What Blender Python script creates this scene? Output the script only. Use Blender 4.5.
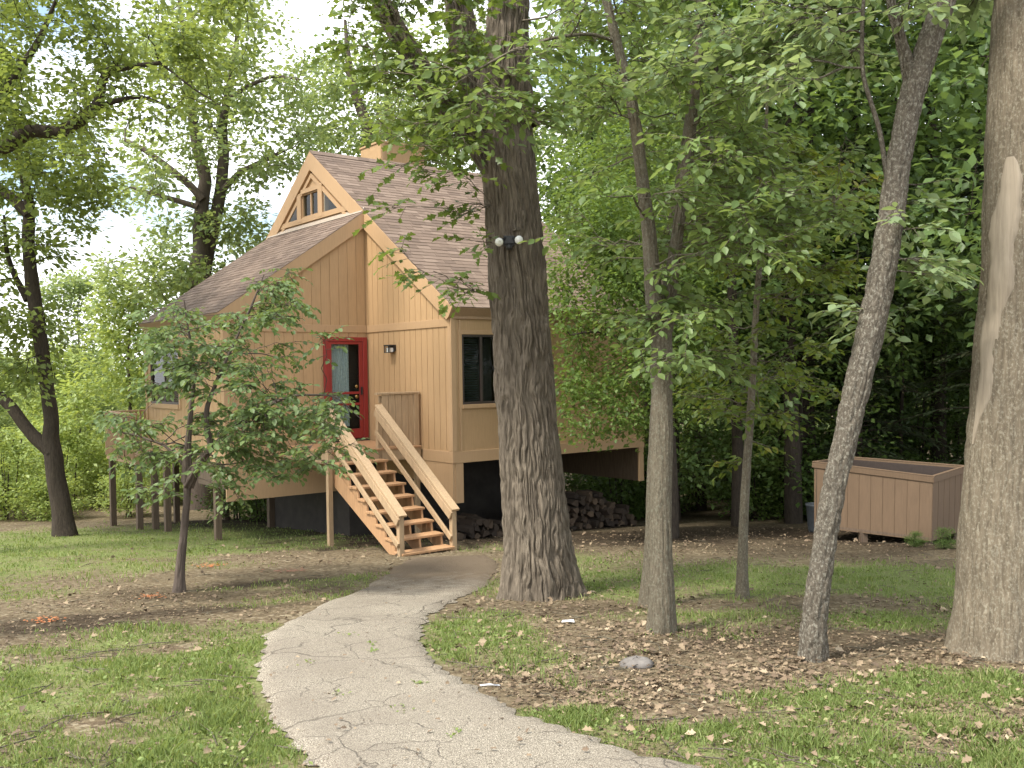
import bpy, math, random
import numpy as np
from mathutils import Matrix, Vector

for o in list(bpy.data.objects): bpy.data.objects.remove(o)
S = bpy.context.scene
COL = S.collection

# ------------------------------------------------------------------ camera
FPX, PITCH, ROLL, EYE = 960.0, 0.0166, 0.0155, 1.6
F_ = np.array([0, math.cos(PITCH), -math.sin(PITCH)])
R0 = np.array([1.0, 0, 0]); U0 = np.cross(R0, F_)
R_ = math.cos(ROLL)*R0 - math.sin(ROLL)*U0
U_ = math.sin(ROLL)*R0 + math.cos(ROLL)*U0
cd = bpy.data.cameras.new('camera'); cam = bpy.data.objects.new('camera', cd); COL.objects.link(cam)
cam.matrix_world = Matrix(((R_[0], U_[0], -F_[0], 0), (R_[1], U_[1], -F_[1], 0), (R_[2], U_[2], -F_[2], EYE), (0, 0, 0, 1)))
cd.sensor_width = 36; cd.lens = FPX/1024*36; cd.clip_end = 2000; cd.clip_start = .05
S.camera = cam

# ------------------------------------------------------------------ sky, sun, exposure
SUN_EL, SUN_AZ = math.radians(56), math.radians(230)      # azimuth clockwise from +Y: sun behind and to the left of the camera
W = bpy.data.worlds.new("World"); S.world = W; W.use_nodes = True
nt = W.node_tree; nt.nodes.clear()
sky = nt.nodes.new('ShaderNodeTexSky'); sky.sky_type = 'NISHITA'; sky.sun_disc = False
sky.sun_elevation = SUN_EL; sky.sun_rotation = SUN_AZ; sky.dust_density = 3.0; sky.air_density = 1.2
tc = nt.nodes.new('ShaderNodeTexCoord'); mp = nt.nodes.new('ShaderNodeMapping'); mp.inputs['Scale'].default_value = (1.5, 1.5, 4)
ns = nt.nodes.new('ShaderNodeTexNoise'); ns.inputs['Scale'].default_value = 2.2; ns.inputs['Detail'].default_value = 6
cr = nt.nodes.new('ShaderNodeValToRGB'); cr.color_ramp.elements[0].position = .40; cr.color_ramp.elements[1].position = .56
mx = nt.nodes.new('ShaderNodeMix'); mx.data_type = 'RGBA'; mx.inputs[7].default_value = (7.3, 7.4, 7.55, 1)
bg = nt.nodes.new('ShaderNodeBackground'); bg.inputs[1].default_value = .115
wo = nt.nodes.new('ShaderNodeOutputWorld')
L = nt.links.new
L(tc.outputs['Generated'], mp.inputs[0]); L(mp.outputs[0], ns.inputs['Vector']); L(ns.outputs[0], cr.inputs[0])
L(cr.outputs[0], mx.inputs[0]); L(sky.outputs[0], mx.inputs[6]); L(mx.outputs[2], bg.inputs[0]); L(bg.outputs[0], wo.inputs[0])
sd = bpy.data.lights.new('sun', 'SUN'); sd.energy = 2.1; sd.angle = math.radians(10); sd.color = (1, .95, .86)
so = bpy.data.objects.new('sun', sd); COL.objects.link(so)
sv = Vector((math.sin(SUN_AZ)*math.cos(SUN_EL), math.cos(SUN_AZ)*math.cos(SUN_EL), math.sin(SUN_EL)))
so.rotation_euler = sv.to_track_quat('Z', 'Y').to_euler()
vs = S.view_settings; vs.view_transform = 'Standard'; vs.look = 'None'; vs.exposure = 1.55; vs.gamma = 1; vs.use_curve_mapping = False
S.cycles.max_bounces = 8; S.cycles.transparent_max_bounces = 8; S.cycles.diffuse_bounces = 4; S.cycles.transmission_bounces = 4

rng = np.random.default_rng(7); random.seed(7)

# ------------------------------------------------------------------ helpers: projection, ground, noise
def ray(px, py): return F_ + R_*(px-512)/FPX - U_*(py-384)/FPX
def at(px, py, Y):
    """the point at distance Y ahead seen at a photo pixel"""
    d = ray(px, py); return d*(Y/d[1]) + np.array([0, 0, EYE])
_gr = np.random.default_rng(3).random((64, 64))
def smooth_noise(x, y):
    x = np.asarray(x, float); y = np.asarray(y, float)
    xi = np.floor(x).astype(int); yi = np.floor(y).astype(int); fx = x-xi; fy = y-yi
    fx = fx*fx*(3-2*fx); fy = fy*fy*(3-2*fy)
    g = lambda a, b: _gr[a % 64, b % 64]
    return (g(xi, yi)*(1-fx)+g(xi+1, yi)*fx)*(1-fy)+(g(xi, yi+1)*(1-fx)+g(xi+1, yi+1)*fx)*fy
def base_z(x, y):
    x = np.asarray(x, float); y = np.asarray(y, float)
    yc = np.clip(y, 0, None)
    z = -.09*np.minimum(yc, 26) - .05*np.clip(yc-26, 0, 40) - .005*np.clip(yc-66, 0, None)
    return z
def ground_z(x, y):
    x = np.asarray(x, float); y = np.asarray(y, float)
    z = base_z(x, y) + .05*(smooth_noise(x*.35+9, y*.35)-.5) + .02*(smooth_noise(x*1.3, y*1.3+5)-.5)
    far = np.clip((np.hypot(x, y)-30)/60, 0, 1)
    return z + far*2.2*(smooth_noise(x*.03+20, y*.03+7)-.5)
def gpt(px, py):
    d = ray(px, py); t = EYE/(-d[2]-.09*d[1])
    for _ in range(6):
        p = d*t; t *= (EYE-float(ground_z(p[0], p[1])))/(-d[2]*t)
    p = d*t + np.array([0, 0, EYE]); return p

# ------------------------------------------------------------------ helpers: meshes and objects
def mesh_np(name, V, faces_flat, sizes, smooth=False):
    m = bpy.data.meshes.new(name)
    V = np.ascontiguousarray(V, np.float32); ff = np.ascontiguousarray(faces_flat, np.int32); sz = np.ascontiguousarray(sizes, np.int32)
    m.vertices.add(len(V)); m.vertices.foreach_set('co', V.ravel())
    m.loops.add(len(ff)); m.loops.foreach_set('vertex_index', ff)
    m.polygons.add(len(sz)); st = np.concatenate([[0], np.cumsum(sz)[:-1]]).astype(np.int32)
    m.polygons.foreach_set('loop_start', st); m.polygons.foreach_set('loop_total', sz)
    if smooth: m.polygons.foreach_set('use_smooth', np.ones(len(sz), bool))
    m.update(calc_edges=True); return m
def link(name, mesh, mat, parent=None):
    o = bpy.data.objects.new(name, mesh); COL.objects.link(o)
    if mat is not None: mesh.materials.append(mat)
    if parent is not None: o.parent = parent
    return o
def tag(o, label=None, cat=None, group=None, kind=None):
    if label: o['label'] = label
    if cat: o['category'] = cat
    if group: o['group'] = group
    if kind: o['kind'] = kind
    return o
def empty(name, loc, rz=0, label=None, cat=None, group=None):
    o = bpy.data.objects.new(name, None); COL.objects.link(o); o.location = [float(c) for c in loc]; o.rotation_euler = (0, 0, rz)
    o.empty_display_size = .2
    return tag(o, label, cat, group)
def copy_tree(root, label, group=None):
    r = root.copy(); COL.objects.link(r); r['label'] = label
    if group: r['group'] = group
    for ch in root.children:
        c = ch.copy(); COL.objects.link(c); c.parent = r
    return r

class MB:
    def __init__(s): s.V = []; s.F = []; s.sm = []; s.mk = []
    def hexa(s, p, smooth=False):     # 8 points: bottom 4 (ccw from above), top 4
        s.mk.append((len(s.V), len(s.F)))
        b = len(s.V); s.V += [tuple(float(c) for c in q) for q in p]
        for f in ((3, 2, 1, 0), (4, 5, 6, 7), (0, 1, 5, 4), (1, 2, 6, 5), (2, 3, 7, 6), (3, 0, 4, 7)):
            s.F.append([b+i for i in f]); s.sm.append(smooth)
        return s
    def box(s, x0, x1, y0, y1, z0, z1):
        return s.hexa([(x0, y0, z0), (x1, y0, z0), (x1, y1, z0), (x0, y1, z0), (x0, y0, z1), (x1, y0, z1), (x1, y1, z1), (x0, y1, z1)])
    def prism(s, poly, d):            # polygon extruded by vector d
        s.mk.append((len(s.V), len(s.F)))
        b = len(s.V); n = len(poly); d = np.array(d, float)
        s.V += [tuple(float(c) for c in q) for q in poly] + [tuple(np.array(q, float)+d) for q in poly]
        nn = np.zeros(3); P = np.array(poly, float)
        for i in range(n): nn += np.cross(P[i], P[(i+1) % n])
        fl = nn @ d > 0
        A = list(range(b, b+n)); B = list(range(b+n, b+2*n))
        s.F += [A[::-1] if fl else A, B if fl else B[::-1]]
        for i in range(n):
            j = (i+1) % n; q = [b+i, b+j, b+n+j, b+n+i]; s.F.append(q if fl else q[::-1])
        s.sm += [False]*(n+2); return s
    def bar(s, p, q, w, h, up=(0, 0, 1)):   # square bar from p to q, w sideways, h along up
        p = np.array(p, float); q = np.array(q, float); d = q-p; d /= np.linalg.norm(d)
        sd = np.cross(d, np.array(up, float)); sd /= np.linalg.norm(sd); u = np.cross(sd, d)
        c = [(-1, -1), (1, -1), (1, 1), (-1, 1)]
        return s.hexa([p+sd*a*w/2+u*b_*h/2 for a, b_ in c]+[q+sd*a*w/2+u*b_*h/2 for a, b_ in c])
    def tube(s, pts, rad, k=8, cap=True, jitter=0):
        pts = np.asarray(pts, float); n = len(pts); rad = np.broadcast_to(np.asarray(rad, float), (n,))
        T = np.gradient(pts, axis=0); T /= np.linalg.norm(T, axis=1)[:, None]+1e-9
        a = np.array([1., 0, 0]) if abs(T[0][0]) < .8 else np.array([0, 1., 0])
        b = len(s.V); th = np.linspace(0, 2*math.pi, k, endpoint=False)
        for i in range(n):
            x = a-T[i]*(a@T[i]); x /= np.linalg.norm(x); a = x; y = np.cross(T[i], x)
            for t in th:
                s.V.append(tuple(pts[i]+rad[i]*(x*math.cos(t)+y*math.sin(t))))
        for i in range(n-1):
            for j in range(k):
                j2 = (j+1) % k
                s.F.append([b+i*k+j, b+i*k+j2, b+(i+1)*k+j2, b+(i+1)*k+j]); s.sm.append(True)
        if cap:
            s.F.append([b+j for j in range(k)][::-1]); s.F.append([b+(n-1)*k+j for j in range(k)]); s.sm += [False, False]
        return s
    def lathe(s, c, prof, k=16, axis='z'):
        b = len(s.V); n = len(prof)
        for r, z in prof:
            for j in range(k):
                t = 2*math.pi*j/k; q = (r*math.cos(t), r*math.sin(t), z)
                if axis == 'y': q = (q[0], q[2], q[1])
                s.V.append((c[0]+q[0], c[1]+q[1], c[2]+q[2]))
        for i in range(n-1):
            for j in range(k):
                f = [b+i*k+j, b+i*k+(j+1) % k, b+(i+1)*k+(j+1) % k, b+(i+1)*k+j]
                s.F.append(f); s.sm.append(True)
        return s
    def build_each(s, name, mat, parent=None, bevel=0):
        e = s.mk+[(len(s.V), len(s.F))]; out = []
        for (v0, f0), (v1, f1) in zip(e[:-1], e[1:]):
            m = MB(); m.V = s.V[v0:v1]; m.F = [[i-v0 for i in f] for f in s.F[f0:f1]]; m.sm = s.sm[f0:f1]; out.append(m.build(name, mat, parent, bevel))
        return out
    def build(s, name, mat, parent=None, bevel=0):
        m = bpy.data.meshes.new(name); m.from_pydata(s.V, [], s.F)
        m.polygons.foreach_set('use_smooth', s.sm); m.update()
        o = link(name, m, mat, parent)
        if bevel:
            bv = o.modifiers.new('edge', 'BEVEL'); bv.width = bevel; bv.segments = 1; bv.limit_method = 'ANGLE'; bv.angle_limit = math.radians(40)
        return o

# ------------------------------------------------------------------ materials
def new_mat(name):
    m = bpy.data.materials.new(name); m.use_nodes = True
    n = m.node_tree.nodes; b = n['Principled BSDF']; return m, m.node_tree, b
def node(t, ty, **kw):
    n = t.nodes.new(ty)
    for k, v in kw.items():
        if hasattr(n, k): setattr(n, k, v)
        else: n.inputs[k.replace('_', ' ')].default_value = v
    return n
def coords(t, scale=(1, 1, 1), kind='Object'):
    c = t.nodes.new('ShaderNodeTexCoord'); m = t.nodes.new('ShaderNodeMapping'); m.inputs['Scale'].default_value = scale
    t.links.new(c.outputs[kind], m.inputs[0]); return m.outputs[0]
def noise(t, vec, scale, detail=4, rough=.6, dist=0):
    n = node(t, 'ShaderNodeTexNoise'); n.inputs['Scale'].default_value = scale; n.inputs['Detail'].default_value = detail
    n.inputs['Roughness'].default_value = rough; n.inputs['Distortion'].default_value = dist
    t.links.new(vec, n.inputs['Vector']); return n.outputs[0]
def ramp(t, fac, stops):
    r = t.nodes.new('ShaderNodeValToRGB'); e = r.color_ramp.elements
    while len(e) < len(stops): e.new(.5)
    for i, (p, c) in enumerate(stops):
        e[i].position = p; e[i].color = (*c, 1) if len(c) == 3 else c
    t.links.new(fac, r.inputs[0]); return r.outputs[0]
def mix(t, fac, a, b, mode='MIX'):
    m = t.nodes.new('ShaderNodeMix'); m.data_type = 'RGBA'; m.blend_type = mode
    for i, v in ((0, fac), (6, a), (7, b)):
        if hasattr(v, 'is_linked') or hasattr(v, 'links'): t.links.new(v, m.inputs[i])
        else: m.inputs[i].default_value = v if i == 0 else ((*v, 1) if len(v) == 3 else v)
    return m.outputs[2]
def math_(t, op, a, b=0.0):
    m = t.nodes.new('ShaderNodeMath'); m.operation = op
    for i, v in ((0, a), (1, b)):
        if hasattr(v, 'links'): t.links.new(v, m.inputs[i])
        else: m.inputs[i].default_value = v
    return m.outputs[0]
def bump(t, b, h, strength=.3, dist=.02):
    n = t.nodes.new('ShaderNodeBump'); n.inputs['Strength'].default_value = strength; n.inputs['Distance'].default_value = dist
    t.links.new(h, n.inputs['Height']); t.links.new(n.outputs[0], b.inputs['Normal'])
def island(t): return t.nodes.new('ShaderNodeNewGeometry').outputs['Random Per Island']

def painted_wood(name, col, var=.12, rough=.7, grain=(14, 14, 1.2), stain=.25):
    m, t, b = new_mat(name); v = coords(t, grain); n1 = noise(t, v, 3, 5)
    n2 = noise(t, coords(t), .9, 5, .65); r = island(t)
    lo = tuple(c*(1-var*1.6) for c in col); hi = tuple(min(1, c*(1+var)) for c in col)
    c = ramp(t, n1, [(.3, lo), (.7, hi)])
    c = mix(t, math_(t, 'MULTIPLY', ramp(t, n2, [(.45, (0, 0, 0)), (.75, (1, 1, 1))]), stain), c, tuple(x*.62 for x in col))
    c = mix(t, math_(t, 'MULTIPLY', r, .16), c, tuple(x*.75 for x in col))
    t.links.new(c, b.inputs['Base Color']); b.inputs['Roughness'].default_value = rough; bump(t, b, n1, .25, .004); return m
def plain(name, col, rough=.5, metal=0, n=.15, scale=20):
    m, t, b = new_mat(name); f = noise(t, coords(t), scale, 3)
    t.links.new(ramp(t, f, [(.3, tuple(c*(1-n) for c in col)), (.7, tuple(c*(1+n) for c in col))]), b.inputs['Base Color'])
    b.inputs['Roughness'].default_value = rough; b.inputs['Metallic'].default_value = metal; bump(t, b, f, .08, .003); return m
def leaf_mat(name, dark, light, yellow=None, trans=.38, rough=.45):
    m, t, b = new_mat(name); r = island(t); n = noise(t, coords(t), .55, 2)
    f = math_(t, 'ADD', math_(t, 'MULTIPLY', r, .65), math_(t, 'MULTIPLY', n, .45))
    st = [(.15, dark), (.8, light)]
    if yellow: st = [(.15, dark), (.78, light), (.97, yellow)]
    c = ramp(t, f, st); t.links.new(c, b.inputs['Base Color']); b.inputs['Roughness'].default_value = rough
    b.inputs['Specular IOR Level'].default_value = .35
    tr = t.nodes.new('ShaderNodeBsdfTranslucent'); t.links.new(mix(t, .6, c, (light[0]*1.7, light[1]*1.5, light[2]*.8)), tr.inputs[0])
    ms = t.nodes.new('ShaderNodeMixShader'); ms.inputs[0].default_value = trans
    t.links.new(b.outputs[0], ms.inputs[1]); t.links.new(tr.outputs[0], ms.inputs[2])
    t.links.new(ms.outputs[0], t.nodes['Material Output'].inputs[0]); return m
def bark_mat(name, dark, light, scale=1.0, lichen=None, stretch=.16, bs=.7):
    m, t, b = new_mat(name); v = coords(t, (scale, scale, scale*stretch))
    n1 = noise(t, v, 22, 6, .7, .6); n2 = noise(t, coords(t), 2.2, 4)
    c = ramp(t, n1, [(.32, dark), (.66, light)])
    c = mix(t, math_(t, 'MULTIPLY', n2, .55), c, tuple((a+b_)/2*.7 for a, b_ in zip(dark, light)))
    if lichen: 
        n3 = noise(t, coords(t, (1, 1, .7)), 55, 4, .7); c = mix(t, ramp(t, n3, [(.5, (0, 0, 0)), (.62, (.75, .75, .75))]), c, lichen)
    t.links.new(c, b.inputs['Base Color']); b.inputs['Roughness'].default_value = .92; b.inputs['Specular IOR Level'].default_value = .15
    bump(t, b, n1, bs, .03); return m

SIDING = (.432, .278, .142)
M = {}
M['siding'] = painted_wood('tan_siding_paint', SIDING, .07, stain=.28)
M['trim'] = painted_wood('tan_trim_paint', (.435, .282, .152), .05, stain=.14)
M['fascia'] = painted_wood('eave_board_paint', (.34, .22, .13), .08)
M['lumber'] = painted_wood('cedar_lumber', (.43, .30, .175), .16)
M['tread'] = painted_wood('worn_cedar_tread', (.45, .26, .13), .15)
M['oldwood'] = painted_wood('weathered_post', (.14, .098, .065), .25)
M['deckwood'] = painted_wood('stained_deck_boards', (.44, .29, .17), .2)
M['shedpaint'] = painted_wood('shed_paint', (.155, .10, .058), .09, stain=.4)
M['red'] = painted_wood('red_door_paint', (.27, .025, .022), .1, .4, stain=.1)
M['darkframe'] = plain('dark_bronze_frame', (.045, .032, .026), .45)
M['concrete'] = plain('shaded_foundation_concrete', (.034, .028, .023), .9, 0, .3, 4)  # colour darkened to carry the shade below the house
M['brass'] = plain('aged_brass', (.35, .22, .08), .35, .9)
M['blackmetal'] = plain('black_metal', (.02, .02, .02), .45)
M['blind'] = plain('blind_slats', (.10, .115, .115), .5)
M['curtain'] = plain('grey_curtain', (.78, .78, .76), .9)
M['room'] = plain('dim_room', (.10, .085, .07), .9)
M['white'] = plain('white_glass_bulb', (.82, .82, .78), .25)
M['paper'] = plain('white_paper', (.75, .76, .78), .7)
M['stone'] = plain('grey_stone', (.16, .145, .13), .9, 0, .35, 9)
M['bluegrey'] = plain('blue_grey_plastic', (.06, .07, .08), .6)
M['flash'] = plain('pale_flashing', (.34, .28, .22), .5)
def glass_mat():
    m, t, b = new_mat('window_glass'); t.nodes.remove(b)
    tr = node(t, 'ShaderNodeBsdfTransparent'); tr.inputs[0].default_value = (.72, .78, .78, 1)
    gl = node(t, 'ShaderNodeBsdfGlossy'); gl.inputs['Roughness'].default_value = .03
    lw = node(t, 'ShaderNodeFresnel'); lw.inputs[0].default_value = 1.28
    ms = node(t, 'ShaderNodeMixShader'); ge = node(t, 'ShaderNodeNewGeometry'); t.links.new(math_(t, 'MULTIPLY', lw.outputs[0], math_(t, 'SUBTRACT', 1.0, ge.outputs['Backfacing'])), ms.inputs[0]); t.links.new(tr.outputs[0], ms.inputs[1]); t.links.new(gl.outputs[0], ms.inputs[2])
    t.links.new(ms.outputs[0], t.nodes['Material Output'].inputs[0]); return m
M['glass'] = glass_mat()
def shingle_mat():
    m, t, b = new_mat('brown_shingles'); r = island(t); n = noise(t, coords(t), 60, 3); n2 = noise(t, coords(t), .8, 4)
    c = ramp(t, r, [(0, (.10, .069, .049)), (.3, (.145, .102, .073)), (.7, (.19, .136, .10)), (1, (.24, .178, .134))])
    c = mix(t, math_(t, 'MULTIPLY', n, .5), c, (.12, .075, .06)); c = mix(t, math_(t, 'MULTIPLY', n2, .25), c, (.23, .18, .14))
    t.links.new(c, b.inputs['Base Color']); b.inputs['Roughness'].default_value = .95; bump(t, b, n, .5, .004); return m
M['shingle'] = shingle_mat()
M['oakbark'] = bark_mat('oak_bark', (.055, .044, .033), (.27, .225, .17), 1.2, None, .10, .9)
M['palebark'] = bark_mat('smooth_tan_bark', (.095, .076, .052), (.25, .208, .148), 1.6, (.29, .265, .20), .10, .8)
M['greybark'] = bark_mat('lichen_grey_bark', (.07, .058, .044), (.18, .155, .12), 2.0, (.30, .285, .23), .4, .9)
M['midbark'] = bark_mat('grey_brown_bark', (.085, .070, .048), (.21, .18, .13), 2.6, (.22, .215, .16), .2, .9)
M['darkbark'] = bark_mat('dark_bark', (.03, .024, .019), (.085, .068, .052), 1.5, None, .2, .6)
M['bgbark'] = bark_mat('far_oak_bark', (.07, .055, .045), (.15, .12, .098), 1.2, None, .2, .6)
M['wound'] = bark_mat('bare_pale_wood', (.24, .20, .145), (.37, .315, .24), 1.4, None, .06, .25)
LEAF = {
 'light': leaf_mat('light_olive_leaf', (.08, .12, .035), (.20, .265, .075), None, .5),
 'oak': leaf_mat('oak_leaf', (.06, .10, .024), (.15, .215, .05), None, .42),
 'mid': leaf_mat('understory_leaf', (.08, .13, .045), (.19, .27, .095), None, .44),
 'pale': leaf_mat('pale_underside_leaf', (.13, .19, .09), (.26, .35, .18), None, .44),
 'dogwood': leaf_mat('dogwood_leaf', (.066, .115, .04), (.165, .235, .09), None, .42),
 'wood': leaf_mat('woods_leaf', (.055, .10, .028), (.14, .215, .058), None, .45),
 'dark': leaf_mat('deep_woods_leaf', (.055, .10, .035), (.135, .21, .07), None, .44),
 'small': leaf_mat('small_leaf', (.065, .115, .026), (.16, .24, .055), None, .45),
 'yellow': leaf_mat('yellowing_leaf', (.06, .105, .02), (.15, .20, .035), (.32, .25, .03)),
 'bright': leaf_mat('bright_bush_leaf', (.15, .22, .055), (.33, .41, .13), None, .45),
 'far': leaf_mat('far_tree_leaf', (.12, .175, .07), (.27, .35, .15), None, .5),  # leaf colour lightened in place of haze over the valley
 'cedar': leaf_mat('conifer_needle', (.032, .05, .022), (.07, .095, .04), (.13, .09, .05), .1, .7),
}
# ------------------------------------------------------------------ leaves, branches, trees
T_FAR = (np.array([(0, 0, 0), (.32, .48, .10), (0, 1, 0), (-.32, .48, .10)]), [(0, 1, 2), (0, 2, 3)])
T_NEAR = (np.array([(0, 0, 0), (.20, .2, .05), (.30, .5, .07), (.17, .8, .03), (0, 1, -.06), (-.17, .8, .03), (-.30, .5, .07), (-.20, .2, .05), (0, .5, 0)]),
          [(0, 1, 8), (1, 2, 8), (2, 3, 8), (3, 4, 8), (4, 5, 8), (5, 6, 8), (6, 7, 8), (7, 0, 8)])
T_OAK = (np.array([(0, 0, 0), (.12, .2, .02), (.30, .42, .08), (.16, .5, .03), (.36, .72, .09), (.14, .8, .02), (0, 1, -.05), (-.14, .8, .02), (-.36, .72, .09), (-.16, .5, .03), (-.30, .42, .08), (-.12, .2, .02), (0, .55, 0)]),
         [(i, (i+1) % 12, 12) for i in range(12)])
def leaf_arrays(pos, d, nrm, size, T):
    tv, tf = T; n = len(pos)
    d = d/(np.linalg.norm(d, axis=1)[:, None]+1e-9); x = np.cross(d, nrm); x /= np.linalg.norm(x, axis=1)[:, None]+1e-9; z = np.cross(x, d)
    V = pos[:, None]+size[:, None, None]*(tv[None, :, 0:1]*x[:, None]+tv[None, :, 1:2]*d[:, None]+tv[None, :, 2:3]*z[:, None])
    nf = len(tf); fl = np.array(tf).ravel()
    F = (np.arange(n)[:, None]*len(tv)+fl[None]).ravel()
    return V.reshape(-1, 3), F, np.full(n*nf, len(tf[0]))
class Tree:
    def __init__(s, r): s.r = r; s.br = []; s.P = []; s.R = []; s.lp = []; s.ld = []
    def stem(s, pts, rad, sub=8):
        pts = np.asarray(pts, float); t = np.linspace(0, len(pts)-1, (len(pts)-1)*sub+1)
        k = np.arange(len(pts)); 
        P = np.stack([np.interp(t, k, pts[:, i]) for i in range(3)], 1)
        for _ in range(sub//2):     # soften the corners
            P[1:-1] = (P[:-2]+2*P[1:-1]+P[2:])/4
        Rr = np.interp(t, np.linspace(0, len(pts)-1, len(np.atleast_1d(rad))), np.atleast_1d(rad))
        s.br.append((P, Rr, True)); s.P += list(P); s.R += list(Rr); return s
    def fill(s, targets, rt=.005, rmax=.06, k=.014, sag=.12, minz=None):
        targets = np.asarray(targets, float); P = np.array(s.P); R = np.array(s.R)
        d0 = np.array([np.min(np.linalg.norm(P-t, axis=1)) for t in targets])
        for i in np.argsort(d0):
            t = targets[i]; P = np.asarray(P); dv = t-P; dist = np.linalg.norm(dv, axis=1)
            cost = dist*(1+.5*np.clip(-dv[:, 2]/(dist+1e-6), 0, 1)) + np.where(R < .008, .6, 0)
            if minz is not None: cost = cost+np.where(P[:, 2] < minz, 50, 0)
            j = int(np.argmin(cost)); a = P[j]; ln = dist[j]
            if ln < .05: continue
            m = (a+t)/2+s.r.normal(0, .09*ln, 3)+np.array([0, 0, sag*ln])
            u = np.linspace(0, 1, 6)[:, None]; c = (1-u)**2*a+2*u*(1-u)*m+u*u*t
            c[1:-1] += s.r.normal(0, .025*ln, (4, 3))
            r0 = min(R[j]*.6, rmax, rt+k*ln); rr = np.linspace(max(r0, rt), rt, 6)
            s.br.append((c, rr, False)); P = np.vstack([P, c[1:]]); R = np.concatenate([R, rr[1:]])
            s.lp.append(c[2:]); s.ld.append(t-a)
        s.P = list(P); s.R = list(R); return s
    def leaves(s, per, size, sxy=.3, sz=.18, T=T_FAR, up=1.0, droop=.3, along=True):
        pos = []; dr = []
        for c, d in zip(s.lp, s.ld):
            n = max(1, int(s.r.poisson(per)))
            u = s.r.random(n)**.6*(len(c)-1) if along else np.full(n, len(c)-1.0)
            i = np.minimum(u.astype(int), len(c)-2); f = (u-i)[:, None]
            p = c[i]*(1-f)+c[i+1]*f
            off = s.r.normal(0, 1, (n, 3))*np.array([sxy, sxy, sz])
            pos.append(p+off); dd = off/np.array([sxy, sxy, sz])*.6+d/np.linalg.norm(d)*.5; dd[:, 2] = dd[:, 2]*.35-droop; dr.append(dd+s.r.normal(0, .35, (n, 3)))
        pos = np.vstack(pos); dr = np.vstack(dr); nrm = s.r.normal(0, .45, pos.shape)+np.array([0, 0, up])
        return leaf_arrays(pos, dr, nrm, size*s.r.uniform(.6, 1.25, len(pos)), T)
    def sprays(s, nt_, nl, size, L_=.3, T=T_NEAR, droop=.35, up=.9, rn=.35):
        """twigs off every branch with leaves set alternately along them"""
        pos, dr, nr, sz = [], [], [], []
        for c, d in list(zip(s.lp, s.ld)):
            n = max(1, int(s.r.poisson(nt_)))
            for q in range(n):
                u = min(s.r.random()**.6, .999)*(len(c)-1); i = int(u); b = c[i]*(1-(u-i))+c[i+1]*(u-i)
                h = math.atan2(d[1], d[0])+s.r.normal(0, .95); e = s.r.normal(.0, .3); l = L_*s.r.uniform(.5, 1.35)
                dv = np.array([math.cos(h)*math.cos(e), math.sin(h)*math.cos(e), math.sin(e)]); sd_ = np.array([-math.sin(h), math.cos(h), 0])
                k = max(2, int(nl*l/L_)); t = np.linspace(.22, 1, k); P = b+dv*(t*l)[:, None]; P[:, 2] -= droop*l*.5*t*t
                s.br.append((np.vstack([b, P[k//2], P[-1]]), np.array([.0035, .0025, .0012]), False))
                sg = np.where(np.arange(k) % 2 == 0, 1.0, -1.0)[:, None]*np.where(np.arange(k) == k-1, .1, 1.0)[:, None]
                D = dv*.65+sd_*sg*.85+np.array([0, 0, -droop])+s.r.normal(0, .22, (k, 3))
                pos.append(P); dr.append(D); nr.append(np.array([0, 0, up])+sd_*sg*.25+s.r.normal(0, rn, (k, 3))); sz.append(size*s.r.uniform(.65, 1.2, k)*np.interp(t, [.2, .6, 1], [.8, 1.05, .95]))
        return leaf_arrays(np.vstack(pos), np.vstack(dr), np.vstack(nr), np.concatenate(sz), T)
    def wood(s, name, mat, parent, big=.03, bark=None):
        """trunk with its limbs and twigs, one mesh"""
        mb = MB(); V = []; Fs = []; 
        for P, Rr, main in s.br:
            if main and bark and Rr[0] >= .035: continue
            k = 12 if Rr[0] > .06 else (7 if Rr[0] > .025 else (5 if Rr[0] > .012 else 3))
            mb.tube(P, Rr, k, cap=False)
        Va = np.array(mb.V, float).reshape(-1, 3); Ff = [np.array(mb.F, int).ravel()] if mb.F else []; n = len(Va); VV = [Va] if len(Va) else []
        if bark:
            for P, Rr, main in s.br:
                if not main or Rr[0] < .035: continue
                v, f = bark_tube(P, Rr, s.r, **bark); VV.append(v); Ff.append((f+n).ravel()); n += len(v)
        F = np.concatenate(Ff); return link(name, mesh_np(name, np.vstack(VV), F, np.full(len(F)//4, 4), True), mat, parent)
def pnoise(r, nu, nv, U, Vv):
    g = r.random((nv+2, nu)); u = U*nu; v = Vv*nv
    ui = np.floor(u).astype(int); vi = np.floor(v).astype(int); fu = u-ui; fv = v-vi; fu = fu*fu*(3-2*fu); fv = fv*fv*(3-2*fv)
    G = lambda a, b: g[np.clip(b, 0, nv+1), a % nu]
    return (G(ui, vi)*(1-fu)+G(ui+1, vi)*fu)*(1-fv)+(G(ui, vi+1)*(1-fu)+G(ui+1, vi+1)*fu)*fv
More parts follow.
